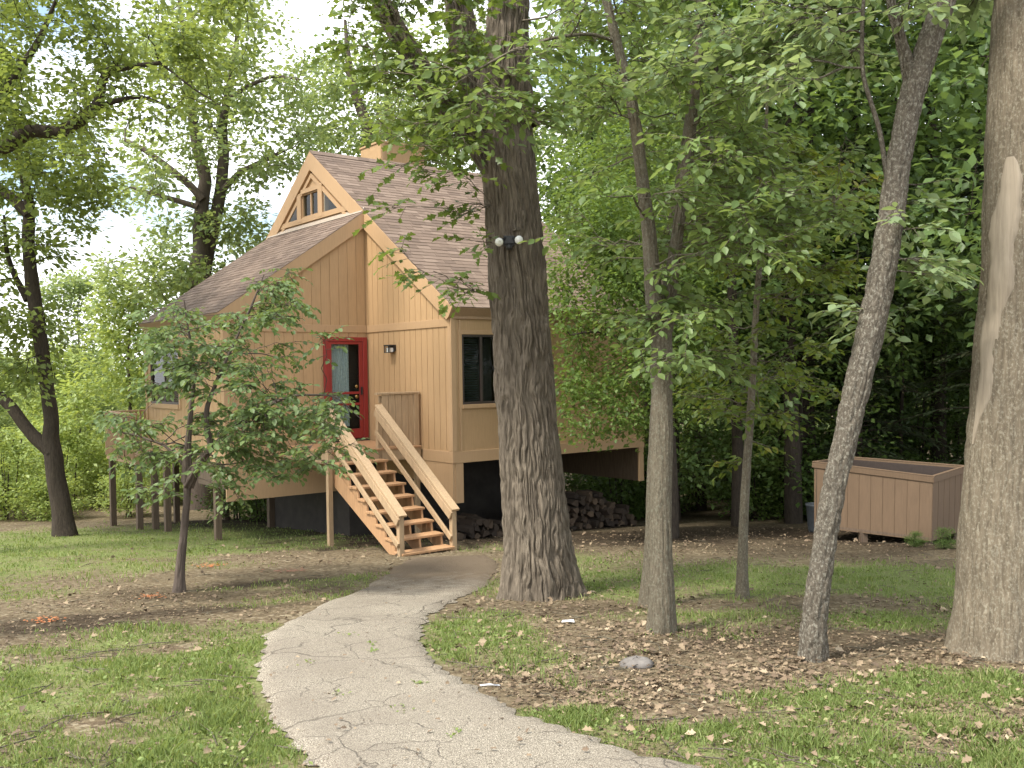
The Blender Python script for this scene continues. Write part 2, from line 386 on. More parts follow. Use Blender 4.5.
def bark_tube(P, Rr, r, depth=.02, cells=17, step=.045, around=150, flare=0, lob=5, wob=.05, vs_=2.2):
    seg = np.linalg.norm(np.diff(P, axis=0), axis=1); L_ = np.concatenate([[0], np.cumsum(seg)]); n = max(6, int(L_[-1]/step))
    l = np.linspace(0, L_[-1], n); C = np.stack([np.interp(l, L_, P[:, i]) for i in range(3)], 1); rad = np.interp(l, L_, Rr)
    T = np.gradient(C, axis=0); T /= np.linalg.norm(T, axis=1)[:, None]
    x = np.tile(np.array([1., 0, 0]) if abs(np.mean(T[:, 0])) < .7 else np.array([0, 0, 1.]), (n, 1)); x -= T*np.sum(x*T, 1)[:, None]; x /= np.linalg.norm(x, axis=1)[:, None]; y = np.cross(T, x)
    th = np.linspace(0, 1, around, endpoint=False); UU, LL = np.meshgrid(th, l); ln = L_[-1]
    v = LL/ln
    w = pnoise(r, 6, max(2, int(ln*2)), UU, v)
    warp = (UU+.030*(pnoise(r, 9, max(2, int(ln*3)), UU, v)-.5)+.016*(pnoise(r, 30, max(2, int(ln*9)), UU, v)-.5)) % 1
    sl = lambda a: a*a*(3-2*a)
    n1 = np.abs(2*pnoise(r, cells, max(2, int(ln*vs_)), warp, v)-1); n2 = np.abs(2*pnoise(r, int(cells*1.7), max(2, int(ln*vs_*2.2)), warp, v)-1)
    n3 = pnoise(r, cells*3, max(2, int(ln*16)), warp, v); n4 = pnoise(r, cells, max(2, int(ln*7)), warp, v)
    ridge = sl(np.clip(n1/.42, 0, 1))*(.45+.55*sl(np.clip(n2/.36, 0, 1)))
    h = ridge*depth*(.75+.5*n4)+(n3-.5)*depth*.35
    rr = rad[:, None]*(1+wob*(w-.5)*2)+h-depth*.6
    if flare:
        e = np.exp(-LL/.38); rr = rr+e*flare*(.55+.75*np.clip(np.cos(2*math.pi*(UU*lob+.15)), 0, 1)*pnoise(r, lob, 2, UU, v))
    V = C[:, None]+rr[..., None]*(np.cos(2*math.pi*UU)[..., None]*x[:, None]+np.sin(2*math.pi*UU)[..., None]*y[:, None])
    i = np.arange(n-1)[:, None]*around; j = np.arange(around)[None]; j2 = (j+1) % around
    F = np.stack([i+j, i+j2, i+around+j2, i+around+j], -1).reshape(-1, 4)
    return V.reshape(-1, 3), F
def crown(name, arrs, mat, parent):
    V = []; F = []; Z = []; n = 0
    for v, f, z in arrs: V.append(v); F.append(f+n); Z.append(z); n += len(v)
    return link(name, mesh_np(name, np.vstack(V), np.concatenate(F), np.concatenate(Z)), mat, parent)
def px_targets(r, rects, n, y0, y1):
    """points in the crown, given by where the photo shows foliage, each at its own real depth"""
    a = np.array([(x1-x0)*(q1-q0) for x0, x1, q0, q1 in rects], float); idx = r.choice(len(rects), n, p=a/a.sum()); out = []
    for i in idx:
        x0, x1, q0, q1 = rects[i]; out.append(at(r.uniform(x0, x1), r.uniform(q0, q1), r.uniform(y0, y1)))
    return np.array(out)
def ell_targets(r, c, rad, n, shell=.35):
    d = r.normal(0, 1, (n, 3)); d /= np.linalg.norm(d, axis=1)[:, None]; q = (shell+(1-shell)*r.random(n))**(.6)
    return np.array(c)+d*q[:, None]*np.array(rad)
def finish(root, tree, trunkmat, leafarr, leafmat, bark=None):
    """moves world-built geometry under the tree's own base point"""
    a = tree.wood('trunk', trunkmat, root, bark=bark); b = crown('crown', leafarr, leafmat, root) if leafarr else None
    for o in (a, b):
        if o is not None: o.data.transform(Matrix.Translation(-Vector(root.location)))
    return a, b

# ================================================================== GROUND AND PATH
OX_, OY_, UIx, UIy = -1.0986, 17.5646, .79010, .61297
def blob(px, py, rx, ry, w, rot=0.0):
    p = gpt(px, py); return (p[0], p[1], rx, ry, w, math.radians(rot))
GRASS = [blob(80, 610, 3.0, .7, .28), blob(300, 585, 1.6, .6, .35), blob(600, 660, .8, .6, .3), blob(700, 640, 1.0, .6, .22), blob(60, 545, 5.0, 4.2, .9), blob(190, 552, 2.4, 2.0, .55), blob(-120, 560, 5, 5, .9),
         blob(110, 690, 1.7, 1.6, .75), blob(230, 665, 1.2, 1.3, .8), blob(40, 735, 1.2, .7, .35), blob(230, 740, .7, .8, .7), blob(120, 650, 1.8, 1.0, .5), blob(20, 590, 1.5, .9, .3),
         blob(300, 600, 1.3, .5, .55, 25), blob(370, 577, 1.0, .45, .5, 25), blob(240, 630, .6, .5, .4),
         blob(470, 632, .62, 1.1, .95), blob(520, 655, .5, .7, .55), blob(560, 725, .55, .35, .75), blob(640, 740, .6, .35, .55), blob(760, 742, 1.2, .45, .85), blob(870, 715, .9, .75, .8), blob(960, 690, .6, .6, .7), blob(780, 760, 2.2, .4, .7),
         blob(640, 585, 1.7, 1.5, .7), blob(760, 580, 2.2, 1.7, .75), blob(890, 580, 1.5, 1.8, .8), blob(590, 560, 1.3, 1.2, .35), blob(720, 615, 1.2, .6, .45), blob(870, 620, 1.0, .6, .6),
         blob(700, 605, .7, .5, .3), blob(480, 548, .8, .7, .45), blob(350, 548, 1.0, .7, .35), blob(560, 690, .9, .5, .25)]
BARE = [blob(60, 728, .9, .35, .9, 10), blob(170, 690, .8, .25, .6, -15), blob(20, 690, .9, .3, .7), blob(120, 655, 1.2, .25, .6, 8), blob(290, 690, .25, .7, .5), blob(640, 755, .9, .2, .6, 15), blob(840, 740, .7, .2, .6), blob(730, 715, .7, .3, .6), blob(520, 690, .3, .5, .6), blob(660, 590, 1.0, .3, .6), blob(800, 600, 1.2, .35, .6, 5), blob(90, 560, 2.0, .5, .45), blob(110, 610, 2.6, .85, .8, 12), blob(230, 575, 2.2, 1.0, .55, 20), blob(320, 555, 1.8, 1.3, .6), blob(30, 640, .9, .5, .4), blob(60, 720, .6, .5, .3),
        blob(700, 660, 1.7, .9, .55), blob(620, 640, .7, .9, .4), blob(830, 655, 1.0, .5, .4), blob(1010, 720, .5, .7, .7), blob(550, 605, 1.0, .6, .5), blob(700, 530, 6, 1.6, .8)]
def blobs(lst, x, y):
    a = np.zeros_like(x)
    for bx, by, rx, ry, w, ro in lst:
        dx = x-bx; dy = y-by; c, s_ = math.cos(ro), math.sin(ro)
        u = (dx*c+dy*s_)/rx; v = (-dx*s_+dy*c)/ry; a = np.maximum(a, w*np.exp(-(u*u+v*v)**1.4*.7))
    return a
def grass_mask(x, y):
    g = blobs(GRASS, x, y); bare = blobs(BARE, x, y)
    n = .6*(smooth_noise(x*1.1+3, y*1.1)-.5)+.5*(smooth_noise(x*3.1, y*3.1+8)-.5)+.35*(smooth_noise(x*8.3, y*8.3)-.5)
    lawn_far = np.clip((y-5)/4, 0, 1)*0
    return np.clip(g-.48*bare+n*.95*(g+.2)+.10, 0, 1)
def axis_grid(a, b, dense, far, n1, n2):
    c = np.linspace(-1, 1, n1); 
    lo = a-(np.geomspace(dense, far, n2))[::-1]; hi = b+np.geomspace(dense, far, n2)
    return np.concatenate([lo, np.linspace(a, b, n1), hi])
gx = axis_grid(-14, 12, .3, 500, 260, 34); gy = axis_grid(1, 27, .3, 700, 260, 36); gy = gy[gy > -60]
GX, GY = np.meshgrid(gx, gy); GZ = ground_z(GX, GY)
V = np.stack([GX, GY, GZ], -1).reshape(-1, 3); nx, ny = len(gx), len(gy)
i = np.arange(ny-1)[:, None]*nx; j = np.arange(nx-1)[None]
F = np.stack([i+j, i+j+1, i+nx+j+1, i+nx+j], -1).reshape(-1)
gm = mesh_np('ground', V, F, np.full(len(F)//4, 4), True)
at_ = gm.attributes.new('grass_cover', 'FLOAT', 'POINT'); at_.data.foreach_set('value', grass_mask(GX, GY).ravel().astype(np.float32))
DARK = [blob(690, 535, 5.5, 2.2, 1), blob(820, 640, 1.3, .7, .8), blob(880, 545, 3.0, 1.6, .8), blob(330, 540, 2.6, 1.6, .75), blob(480, 525, 2.5, 2.0, .9), blob(600, 515, 3.5, 2.5, 1), blob(250, 585, 1.5, .35, .8, 28), blob(130, 615, 1.6, .3, .9, 22), blob(30, 628, 1.2, .4, .8, 8), blob(170, 595, .6, .4, .7), blob(240, 548, 1.6, .4, .7, 25), blob(560, 610, .9, .4, .5)]  # painted shade on the woods floor and below the house, plus dark damp soil
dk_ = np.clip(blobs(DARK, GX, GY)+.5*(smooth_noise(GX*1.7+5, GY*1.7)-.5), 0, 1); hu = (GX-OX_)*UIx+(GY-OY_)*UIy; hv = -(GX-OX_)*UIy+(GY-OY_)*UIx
dk_ = np.where((hu > -2.6) & (hu < 5.2) & (hv > .2) & (hv < 10.5), 1, dk_)  # shade of the house painted into the soil beneath it
at2 = gm.attributes.new('shade_and_damp', 'FLOAT', 'POINT'); at2.data.foreach_set('value', np.clip(dk_, 0, 1).ravel().astype(np.float32))
def ground_mat():
    m, t, b = new_mat('lawn_and_leaf_litter'); v = coords(t)
    n1 = noise(t, v, 1.4, 6, .65); n2 = noise(t, v, 9, 5, .7); n3 = noise(t, v, 45, 4, .7)
    soil = ramp(t, n2, [(.28, (.075, .055, .034)), (.5, (.155, .122, .074)), (.75, (.26, .215, .14))])
    vo = node(t, 'ShaderNodeTexVoronoi'); vo.inputs['Scale'].default_value = 26; vo.inputs['Randomness'].default_value = 1
    wv = node(t, 'ShaderNodeMix'); wv.data_type = 'RGBA'; wv.inputs[0].default_value = .06; t.links.new(v, wv.inputs[6])
    nc = node(t, 'ShaderNodeTexNoise'); nc.inputs['Scale'].default_value = 12; t.links.new(v, nc.inputs['Vector']); t.links.new(nc.outputs[1], wv.inputs[7]); t.links.new(wv.outputs[2], vo.inputs['Vector'])
    sep = node(t, 'ShaderNodeSeparateColor'); t.links.new(vo.outputs['Color'], sep.inputs[0])
    lit = ramp(t, sep.outputs[0], [(0, (.08, .055, .038)), (.45, (.155, .115, .07)), (.75, (.25, .20, .125)), (1, (.38, .325, .225))])
    soil = mix(t, ramp(t, n1, [(.35, (.2, .2, .2)), (.65, (.75, .75, .75))]), soil, lit)
    a2 = node(t, 'ShaderNodeAttribute'); a2.attribute_name = 'shade_and_damp'  # darkens the soil colour for painted shade and for damp ground
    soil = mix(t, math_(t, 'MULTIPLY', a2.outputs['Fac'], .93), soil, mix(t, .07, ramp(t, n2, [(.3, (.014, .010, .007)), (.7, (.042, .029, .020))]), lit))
    grass = ramp(t, n3, [(.25, (.085, .098, .035)), (.5, (.16, .195, .062)), (.75, (.27, .30, .12))])
    grass = mix(t, ramp(t, n2, [(.5, (0, 0, 0)), (.8, (.8, .8, .8))]), grass, (.24, .195, .12))
    a = node(t, 'ShaderNodeAttribute'); a.attribute_name = 'grass_cover'
    f = math_(t, 'ADD', a.outputs['Fac'], math_(t, 'MULTIPLY', math_(t, 'SUBTRACT', n3, .5), .9))
    f = ramp(t, f, [(.25, (0, 0, 0)), (.75, (1, 1, 1))])
    t.links.new(mix(t, f, soil, grass), b.inputs['Base Color']); b.inputs['Roughness'].default_value = .95; b.inputs['Specular IOR Level'].default_value = .1
    h = math_(t, 'ADD', n3, math_(t, 'MULTIPLY', sep.outputs[1], .5)); bump(t, b, h, .8, .03); return m
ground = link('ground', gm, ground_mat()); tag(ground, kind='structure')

PL = [(411, 560), (388, 574), (361, 591), (321, 607), (287, 623), (266, 640), (259, 665), (261, 695), (272, 718), (290, 742), (314, 768), (352, 800), (430, 850)]
PR = [(492, 558), (497, 572), (484, 588), (456, 601), (434, 614), (422, 627), (420, 643), (430, 658), (448, 674), (487, 697), (532, 720), (610, 746), (730, 778)]
A = np.array([gpt(*p)[:2] for p in PL]); B = np.array([gpt(*p)[:2] for p in PR])
def resamp(Q, n):
    k = np.linspace(0, len(Q)-1, n*4); q = np.stack([np.interp(k, np.arange(len(Q)), Q[:, c]) for c in (0, 1)], 1)
    for _ in range(30): q[1:-1] = (q[:-2]+2*q[1:-1]+q[2:])/4
    return q[::4]
NP = 150; A = resamp(A, NP); B = resamp(B, NP); NP = len(A); w = np.linspace(0, 1, 19)
jl = .07*(smooth_noise(np.arange(NP)*7.3, np.zeros(NP)+2)-.5)+.10*(smooth_noise(np.arange(NP)*.6, np.zeros(NP))-.5)+.05*(smooth_noise(np.arange(NP)*2.1, np.ones(NP)*9)-.5); jr = .07*(smooth_noise(np.arange(NP)*7.1, np.ones(NP)*6)-.5)+.10*(smooth_noise(np.arange(NP)*.6, np.ones(NP)*4)-.5)+.05*(smooth_noise(np.arange(NP)*2.1, np.ones(NP)*5)-.5)
PX = A[:, None, 0]*(1-w)+B[:, None, 0]*w; PY = A[:, None, 1]*(1-w)+B[:, None, 1]*w
ln = np.linalg.norm(B-A, axis=1)
PX = PX+(jl/ln)[:, None]*(B-A)[:, None, 0]*(1-w)**6+(jr/ln)[:, None]*(B-A)[:, None, 0]*w**6
PY = PY+(jl/ln)[:, None]*(B-A)[:, None, 1]*(1-w)**6+(jr/ln)[:, None]*(B-A)[:, None, 1]*w**6
lift = np.minimum(.045, .6*np.minimum(w, 1-w)-.012+.02)[None]*np.ones((NP, 1))
PZ = ground_z(PX, PY)+lift
V = np.stack([PX, PY, PZ], -1).reshape(-1, 3); n2 = len(w)
i = np.arange(NP-1)[:, None]*n2; j = np.arange(n2-1)[None]
F = np.stack([i+j, i+n2+j, i+n2+j+1, i+j+1], -1).reshape(-1)
def path_mat():
    m, t, b = new_mat('weathered_asphalt'); v = coords(t)
    n1 = noise(t, v, 160, 3, .8); n2 = noise(t, v, 1.1, 5, .6); n3 = noise(t, v, 7, 4)
    c = ramp(t, n1, [(.39, (.06, .048, .034)), (.5, (.24, .21, .162)), (.60, (.54, .485, .39))])
    c = mix(t, ramp(t, n2, [(.4, (0, 0, 0)), (.7, (.6, .6, .6))]), c, (.19, .16, .125))
    # cracks: distorted cell borders, broken up by noise
    nd = node(t, 'ShaderNodeTexNoise'); nd.inputs['Scale'].default_value = 2.2; nd.inputs['Detail'].default_value = 6; t.links.new(v, nd.inputs['Vector'])
    va = node(t, 'ShaderNodeVectorMath', operation='ADD'); vsn = node(t, 'ShaderNodeVectorMath', operation='SCALE'); vsn.inputs['Scale'].default_value = .5
    t.links.new(nd.outputs[1], vsn.inputs[0]); t.links.new(v, va.inputs[0]); t.links.new(vsn.outputs[0], va.inputs[1])
    def crack(scale, wd, lo):
        vo = node(t, 'ShaderNodeTexVoronoi', feature='DISTANCE_TO_EDGE'); vo.inputs['Scale'].default_value = scale; t.links.new(va.outputs[0], vo.inputs['Vector'])
        k = ramp(t, vo.outputs['Distance'], [(0, (1, 1, 1)), (wd, (0, 0, 0))])
        msk = ramp(t, noise(t, v, .9+lo, 2), [(.42, (0, 0, 0)), (.52, (1, 1, 1))]); return math_(t, 'MULTIPLY', k, msk)
    k = math_(t, 'MAXIMUM', crack(.75, .014, 0), crack(1.9, .015, .7))
    c = mix(t, math_(t, 'MULTIPLY', k, .52), c, (.05, .042, .034))
    # soil washed over the top end by the steps
    s = node(t, 'ShaderNodeSeparateXYZ'); t.links.new(v, s.inputs[0])
    f = ramp(t, math_(t, 'ADD', math_(t, 'MULTIPLY', s.outputs[1], .1), math_(t, 'MULTIPLY', n3, .32)), [(0, (0, 0, 0)), (1, (1, 1, 1))])
    f2 = t.nodes.new('ShaderNodeMapRange'); f2.inputs[1].default_value = 1.22; f2.inputs[2].default_value = 1.42
    t.links.new(math_(t, 'ADD', math_(t, 'MULTIPLY', s.outputs[1], .1), math_(t, 'MULTIPLY', n3, .32)), f2.inputs[0])
    c = mix(t, math_(t, 'MULTIPLY', f2.outputs[0], .93), c, ramp(t, n1, [(.3, (.085, .062, .040)), (.7, (.175, .130, .085))]))
    t.links.new(c, b.inputs['Base Color']); b.inputs['Roughness'].default_value = .95; b.inputs['Specular IOR Level'].default_value = .2
    bump(t, b, math_(t, 'SUBTRACT', n1, math_(t, 'MULTIPLY', k, 2.0)), .6, .012); return m
path = link('path', mesh_np('path', V, F, np.full(len(F)//4, 4), True), path_mat()); tag(path, kind='structure')

# ================================================================== HOUSE (local x = along the right wall, y = along the gable wall)
OX, OY, YAW = -1.0986, 17.5646, math.radians(37.805)
UI = np.array([math.cos(YAW), math.sin(YAW)]); VI = np.array([-math.sin(YAW), math.cos(YAW)])
def hw(u, v, z=0.0): p = np.array([OX, OY])+UI*u+VI*v; return np.array([p[0], p[1], z])
LD, LB, LA, LC, VA = 4.926, 3.103, 3.076, 4.729, 5.49
ZT, ZB, ZE, ZR, OE, RK = .082, -.134, 2.738, 6.594, .137, .057
SL = (ZR-ZE)/(VA+OE)                       # roof pitch
FAR = 2*VA
house = empty('house', (OX, OY, 0), YAW, 'tan grooved-siding house on stilts with brown shingled gable roof and red front door', 'house')

def siding(name, axis, c, a0, a1, zb, zt, out, pitch=.203, holes=(), depth=.09, groove=.012, mat='siding'):
    """a wall of grooved boards: axis 'u' runs along x at y=c, 'v' along y at x=c; out = sign of the outward side"""
    mb = MB(); xs = set([a0, a1])
    k = a0+pitch
    while k < a1-.02: xs.add(round(k, 4)); k += pitch
    for h in holes: xs.update([h[0], h[1]])
    xs = sorted(x for x in xs if a0-1e-6 <= x <= a1+1e-6)
    def put(p0, p1, z00, z01, z10, z11, d0, d1):
        def P(a, d, z): return (a, c+out*d, z) if axis == 'u' else (c+out*d, a, z)
        q = [P(p0, d0, z00), P(p1, d0, z01), P(p1, d1, z01), P(p0, d1, z00), P(p0, d0, z10), P(p1, d0, z11), P(p1, d1, z11), P(p0, d1, z10)]
        fl = (axis == 'u') == (out > 0)
        if not fl: q = [q[i] for i in (3, 2, 1, 0, 7, 6, 5, 4)]
        mb.hexa(q)
    f = lambda z, a: z(a) if callable(z) else z
    for p0, p1 in zip(xs[:-1], xs[1:]):
        mid = (p0+p1)/2; segs = [None]
        hs = sorted([h for h in holes if h[0]-1e-6 <= mid <= h[1]+1e-6], key=lambda h: h[2])
        cuts = [zb]+[z for h in hs for z in (h[2], h[3])]+[zt]
        brd0 = groove/2 if abs((p0-a0)/pitch-round((p0-a0)/pitch)) < 1e-3 and p0 > a0+1e-6 else 0
        brd1 = groove/2 if abs((p1-a0)/pitch-round((p1-a0)/pitch)) < 1e-3 and p1 < a1-1e-6 else 0
        for zl, zh in zip(cuts[::2], cuts[1::2]):
            if max(f(zh, p0), f(zh, p1)) - f(zl, mid) < .005: continue
            g0, g1 = p0+brd0, p1-brd1
            put(p0, p1, f(zl, p0), f(zl, p1), f(zh, p0), f(zh, p1), -depth, -.009)
            put(g0, g1, f(zl, g0), f(zl, g1), f(zh, g0), f(zh, g1), -.0095, 0)
    return mb.build(name, M[mat], house)
roofz = lambda v: ZR-SL*abs(v-VA)             # top of the shingles of the main roof
leanz = lambda u: ZE+SL*(u+LA+OE)             # top of the shingles of the lean-to
UND = .20/math.cos(math.atan(SL))             # roof build-up, measured plumb
DW = (.225, 1.15, .94, 2.235)                   # window in the right wall
DOOR = (-1.02, -.03, .18, 2.285)
CW = (5.62, 7.47, .94, 2.21)
gab = lambda v: roofz(v)-UND+.03
siding('wall', 'v', 0, 0, LB, ZB, gab, -1)                                       # gable wall right of the door
lt = lambda u: leanz(u)-UND+.03
siding('wall', 'u', LB, -LA, 0, ZB, lt, -1, holes=[DOOR])                         # wall with the door
siding('wall', 'v', -LA, LB, LB+LC, ZB, leanz(-LA)-UND+.03, -1, holes=[CW])       # low wall with the left window
siding('wall', 'u', 0, 0, LD, ZB, roofz(0)-UND+.03, -1, pitch=1.22, holes=[DW])   # right wall, wide flat panels
siding('wall', 'u', LB+LC, -LA, 0, ZB, lt, 1)
siding('wall', 'v', 0, LB+LC, FAR, ZB, gab, -1)
siding('wall', 'u', FAR, 0, LD, ZB, roofz(FAR)-UND+.03, 1)
siding('wall', 'v', LD, 0, FAR, ZB, gab, 1)
# gable triangle above the lean-to with its three panes
GW = (5.16, 6.02, 5.14, 5.69)
TB = leanz(0)-.02
siding('gable_wall', 'v', 0, LB+.002, LB+LC-.002, TB-.35, gab, -1, holes=[GW, (4.28, 4.90, 5.14, lambda a: roofz(a)-.62), (6.28, 6.78, 5.14, lambda a: roofz(a)-.62)], pitch=3, mat='trim')
# floor, dark underside beams
MB().box(.1, LD-.1, .1, FAR-.1, ZB+.03, ZT).box(-LA+.1, .1, LB+.1, LB+LC-.1, ZB+.03, ZT).build('floor_deck', M['oldwood'], house)
# trim boards --------------------------------------------------------------
tr = MB()
for za, zb_, d in ((ZB-.0, ZT, .022), (2.38, 2.53, .02)):
    tr.box(-d, -.001, -d if za < 1 else .02, LB-d, za, zb_)                     # on the gable wall
    tr.box(-LA-d if za < 1 else -LA, -d-.001, LB-d, LB-.001, za, zb_)            # on the door wall
tr.box(-LA-.022, -LA-.001, LB-.0, LB+LC, ZB, ZT)
tr.box(-.022+.0225, LD+.022, -.022, -.001, ZB, ZT)
tr.build_each('band_board', M['trim'], house, .004)
cb = MB()
cb.box(-.024, .085, -.026, -.0015, ZT+.002, roofz(0)-.3).box(.165, .205, -.018, -.0015, ZT+.002, 2.51)
cb.box(LD-.1, LD+.024, -.026, -.0015, ZT+.002, roofz(0)-.3)
cb.box(-.026, -.0015, .0, .09, ZT+.002, 2.379)
cb.box(-LA-.026, -LA-.0015, LB+LC-.12, LB+LC, ZT+.002, 2.44).box(-LA-.026, -LA-.0015, LB+.0, LB+.09, ZT+.002, 2.44)
cb.box(-LA-.024, -LA+.09, LB-.026, LB-.0015, ZT+.002, 2.379)
cb.build_each('corner_board', M['trim'], house, .004)
fz = MB(); fz.box(.0, LD+.02, -.035, -.0015, 2.515, 2.60).box(-LA-.035, -LA-.0015, LB-.02, LB+LC, 2.45, 2.585)
fz.build_each('frieze_board', M['fascia'], house, .004)
# skirts below the floor ----------------------------------------------------
sk = MB()
sk.prism([(-LA, LB-.012, ZB-.003), (-LA, LB-.012, -.85), (-.3, LB-.012, -.85), (-.3, LB-.012, ZB-.003)], (0, .05, 0))
sk.prism([(-.012, 0, ZB-.003), (-.012, 0, -.93), (-.012, 1.0, -.58), (-.012, LB-.05, -.30), (-.012, LB-.05, ZB-.003)], (.05, 0, 0))
sk.prism([(.04, -.014, ZB-.003), (.215, -.014, ZB-.003), (.215, -.014, -.87), (.04, -.014, -.87)], (0, .05, 0))
sk.prism([(LD-.13, -.014, ZB-.003), (LD, -.014, ZB-.003), (LD, -.014, -.86), (LD-.13, -.014, -.86)], (0, .05, 0))
sk.build_each('skirt_panel', M['trim'], house)
MB().box(LD-.05, LD, .04, 3.0, -.87, ZB-.003).box(-LA, -LA+.05, LB+.04, LB+1.5, -.62, ZB-.003).build_each('inner_skirt', M['oldwood'], house)
gzl = lambda u, v: float(ground_z(*hw(u, v)[:2]))
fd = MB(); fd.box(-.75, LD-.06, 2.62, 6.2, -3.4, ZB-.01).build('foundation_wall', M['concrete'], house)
for u_, v_, wd in ((-LA+.1, 3.85, .12), (-LA+.1, 6.85, .13), (-LA+.1, 7.7, .13), (-.8, 6.3, .14), (LD-.3, 9.5, .14), (.3, 9.8, .14), (-.1, LB+LC-.2, .14)):
    g = gzl(u_, v_); MB().box(u_-wd/2, u_+wd/2, v_-wd/2, v_+wd/2, g-.4, ZB-.01).build('support_post', M['oldwood'], house)
# roofs ---------------------------------------------------------------------
CS = 1/math.sqrt(1+SL*SL); SN = SL*CS
def shingled(name, org, along, slope, nrm, length, width, seed):
    r = np.random.default_rng(seed); mb = MB(); org, along, slope, nrm = [np.array(q, float) for q in (org, along, slope, nrm)]
    ex = .142; n = int(math.ceil(width/ex))
    for c in range(n):
        s0 = c*ex; s1 = min(width, s0+ex+.01); x = -r.uniform(0, .3)
        while x < length:
            wd = r.choice([.17, .25, .31, .34]); x0 = max(0, x); x1 = min(length, x+wd-.004); x += wd
            if x1-x0 < .02: continue
            a = s0+r.uniform(-.006, .006) if c else s0; h = .007+r.uniform(0, .006)
            P = lambda xx, ss, hh: org+along*xx+slope*ss+nrm*hh
            q = [P(x0, a, -.004), P(x1, a, -.004), P(x1, s1, -.004), P(x0, s1, -.004), P(x0, a, h), P(x1, a, h), P(x1, s1, .003), P(x0, s1, .003)]
            mb.hexa(q)
    return mb.build(name, M['shingle'], house)
WID = (VA+OE)/CS
shingled('roof', (-RK, -OE, ZE-.012), (1, 0, 0), (0, CS, SN), (0, -SN, CS), LD+2*RK, WID-.02, 1)
shingled('roof', (LD+RK, FAR+OE, ZE-.012), (-1, 0, 0), (0, -CS, SN), (0, SN, CS), LD+2*RK, WID-.02, 2)
LW = (LA+OE)/CS
shingled('lean_to_roof', (-LA-OE, LB+LC+RK-.04, ZE-.012), (0, -1, 0), (CS, 0, SN), (-SN, 0, CS), LC+.03+RK, LW-.03, 3)
rc = MB()
for k in range(17):
    x0 = -RK+k*.297; rc.prism([(x0, VA-.15, ZR-.15*SL+.012), (x0, VA, ZR+.022), (x0, VA+.15, ZR-.15*SL+.012), (x0, VA, ZR-.03)], (.293, 0, 0))
rc.build('ridge_cap', M['shingle'], house)
# roof decks: their plumb-cut and square-cut edges are the eave boards and rake boards
th = .19
def deck(name, poly, ext, mat): return MB().prism(poly, ext).build(name, M[mat], house, .004)
e = lambda v, z, s: (v+s*SN*th, z-CS*th)
a1, b1 = e(-OE, ZE-.02, 1); deck('eave_board', [(-RK+.02, -OE, ZE-.02), (-RK+.02, VA, ZR-.02), (-RK+.02, VA, ZR-.02-th/CS), (-RK+.02, a1, b1)], (LD+2*RK-.04, 0, 0), 'fascia')
a2, b2 = e(FAR+OE, ZE-.02, -1); deck('eave_board', [(-RK+.02, VA, ZR-.02), (-RK+.02, FAR+OE, ZE-.02), (-RK+.02, a2, b2), (-RK+.02, VA, ZR-.02-th/CS)], (LD+2*RK-.04, 0, 0), 'fascia')
a3, b3 = -LA-OE+SN*th, ZE-.02-CS*th
deck('eave_board', [(-LA-OE, LB-.03, ZE-.02), (-.09, LB-.03, leanz(-.09)-.02), (-.09, LB-.03, leanz(-.09)-.02-th/CS), (a3, LB-.03, b3)], (0, LC+.05, 0), 'fascia')
def rake(p, q, n_out, wd, t0=.03):        # board hanging under the roof edge line p-q, plumb width wd
    p = np.array(p, float); q = np.array(q, float); z = np.array([0, 0, wd])
    return [p, q, q-z, p-z], np.array(n_out, float)*t0
rb = MB()
W1 = .30
v0 = -OE
# right half of the gable, from the eave up to the peak, and the left half
rb.prism([(-RK-.012, v0, ZE-.018), (-RK-.012, VA, ZR-.018), (-RK-.012, VA, ZR-.02-.40), (-RK-.012, .05, roofz(.05)-.36), (-RK-.012, v0+SN*.19, ZE-.018-CS*.19)], (RK+.0115-.003, 0, 0))
rb.prism([(-RK-.012, VA, ZR-.018), (-RK-.012, FAR+OE, ZE-.018), (-RK-.012, FAR+OE-SN*.19, ZE-.018-CS*.19), (-RK-.012, FAR-.05, roofz(.05)-.36), (-RK-.012, VA, ZR-.02-.40)], (RK+.0115-.003, 0, 0))
y0 = LB-RK-.012
rb.prism([(-LA-OE, y0, ZE-.018), (-RK-.014, y0, leanz(-RK-.014)-.018), (-RK-.014, y0, leanz(-RK-.014)-.34), (-LA+.03, y0, leanz(-LA+.03)-.34), (-LA-OE+SN*.19, y0, ZE-.018-CS*.19)], (0, RK-.02, 0))
rb.build_each('rake_board', M['trim'], house)
# flashing where the lean-to meets the gable
MB().prism([(-.10, LB-.02, leanz(-.10)+.012), (-.012, LB-.02, leanz(-.012)+.02), (-.012, LB-.02, leanz(-.012)+.06), (-.02, LB-.02, leanz(-.012)+.06)], (0, LC+.04, 0)).build('flashing', M['flash'], house)
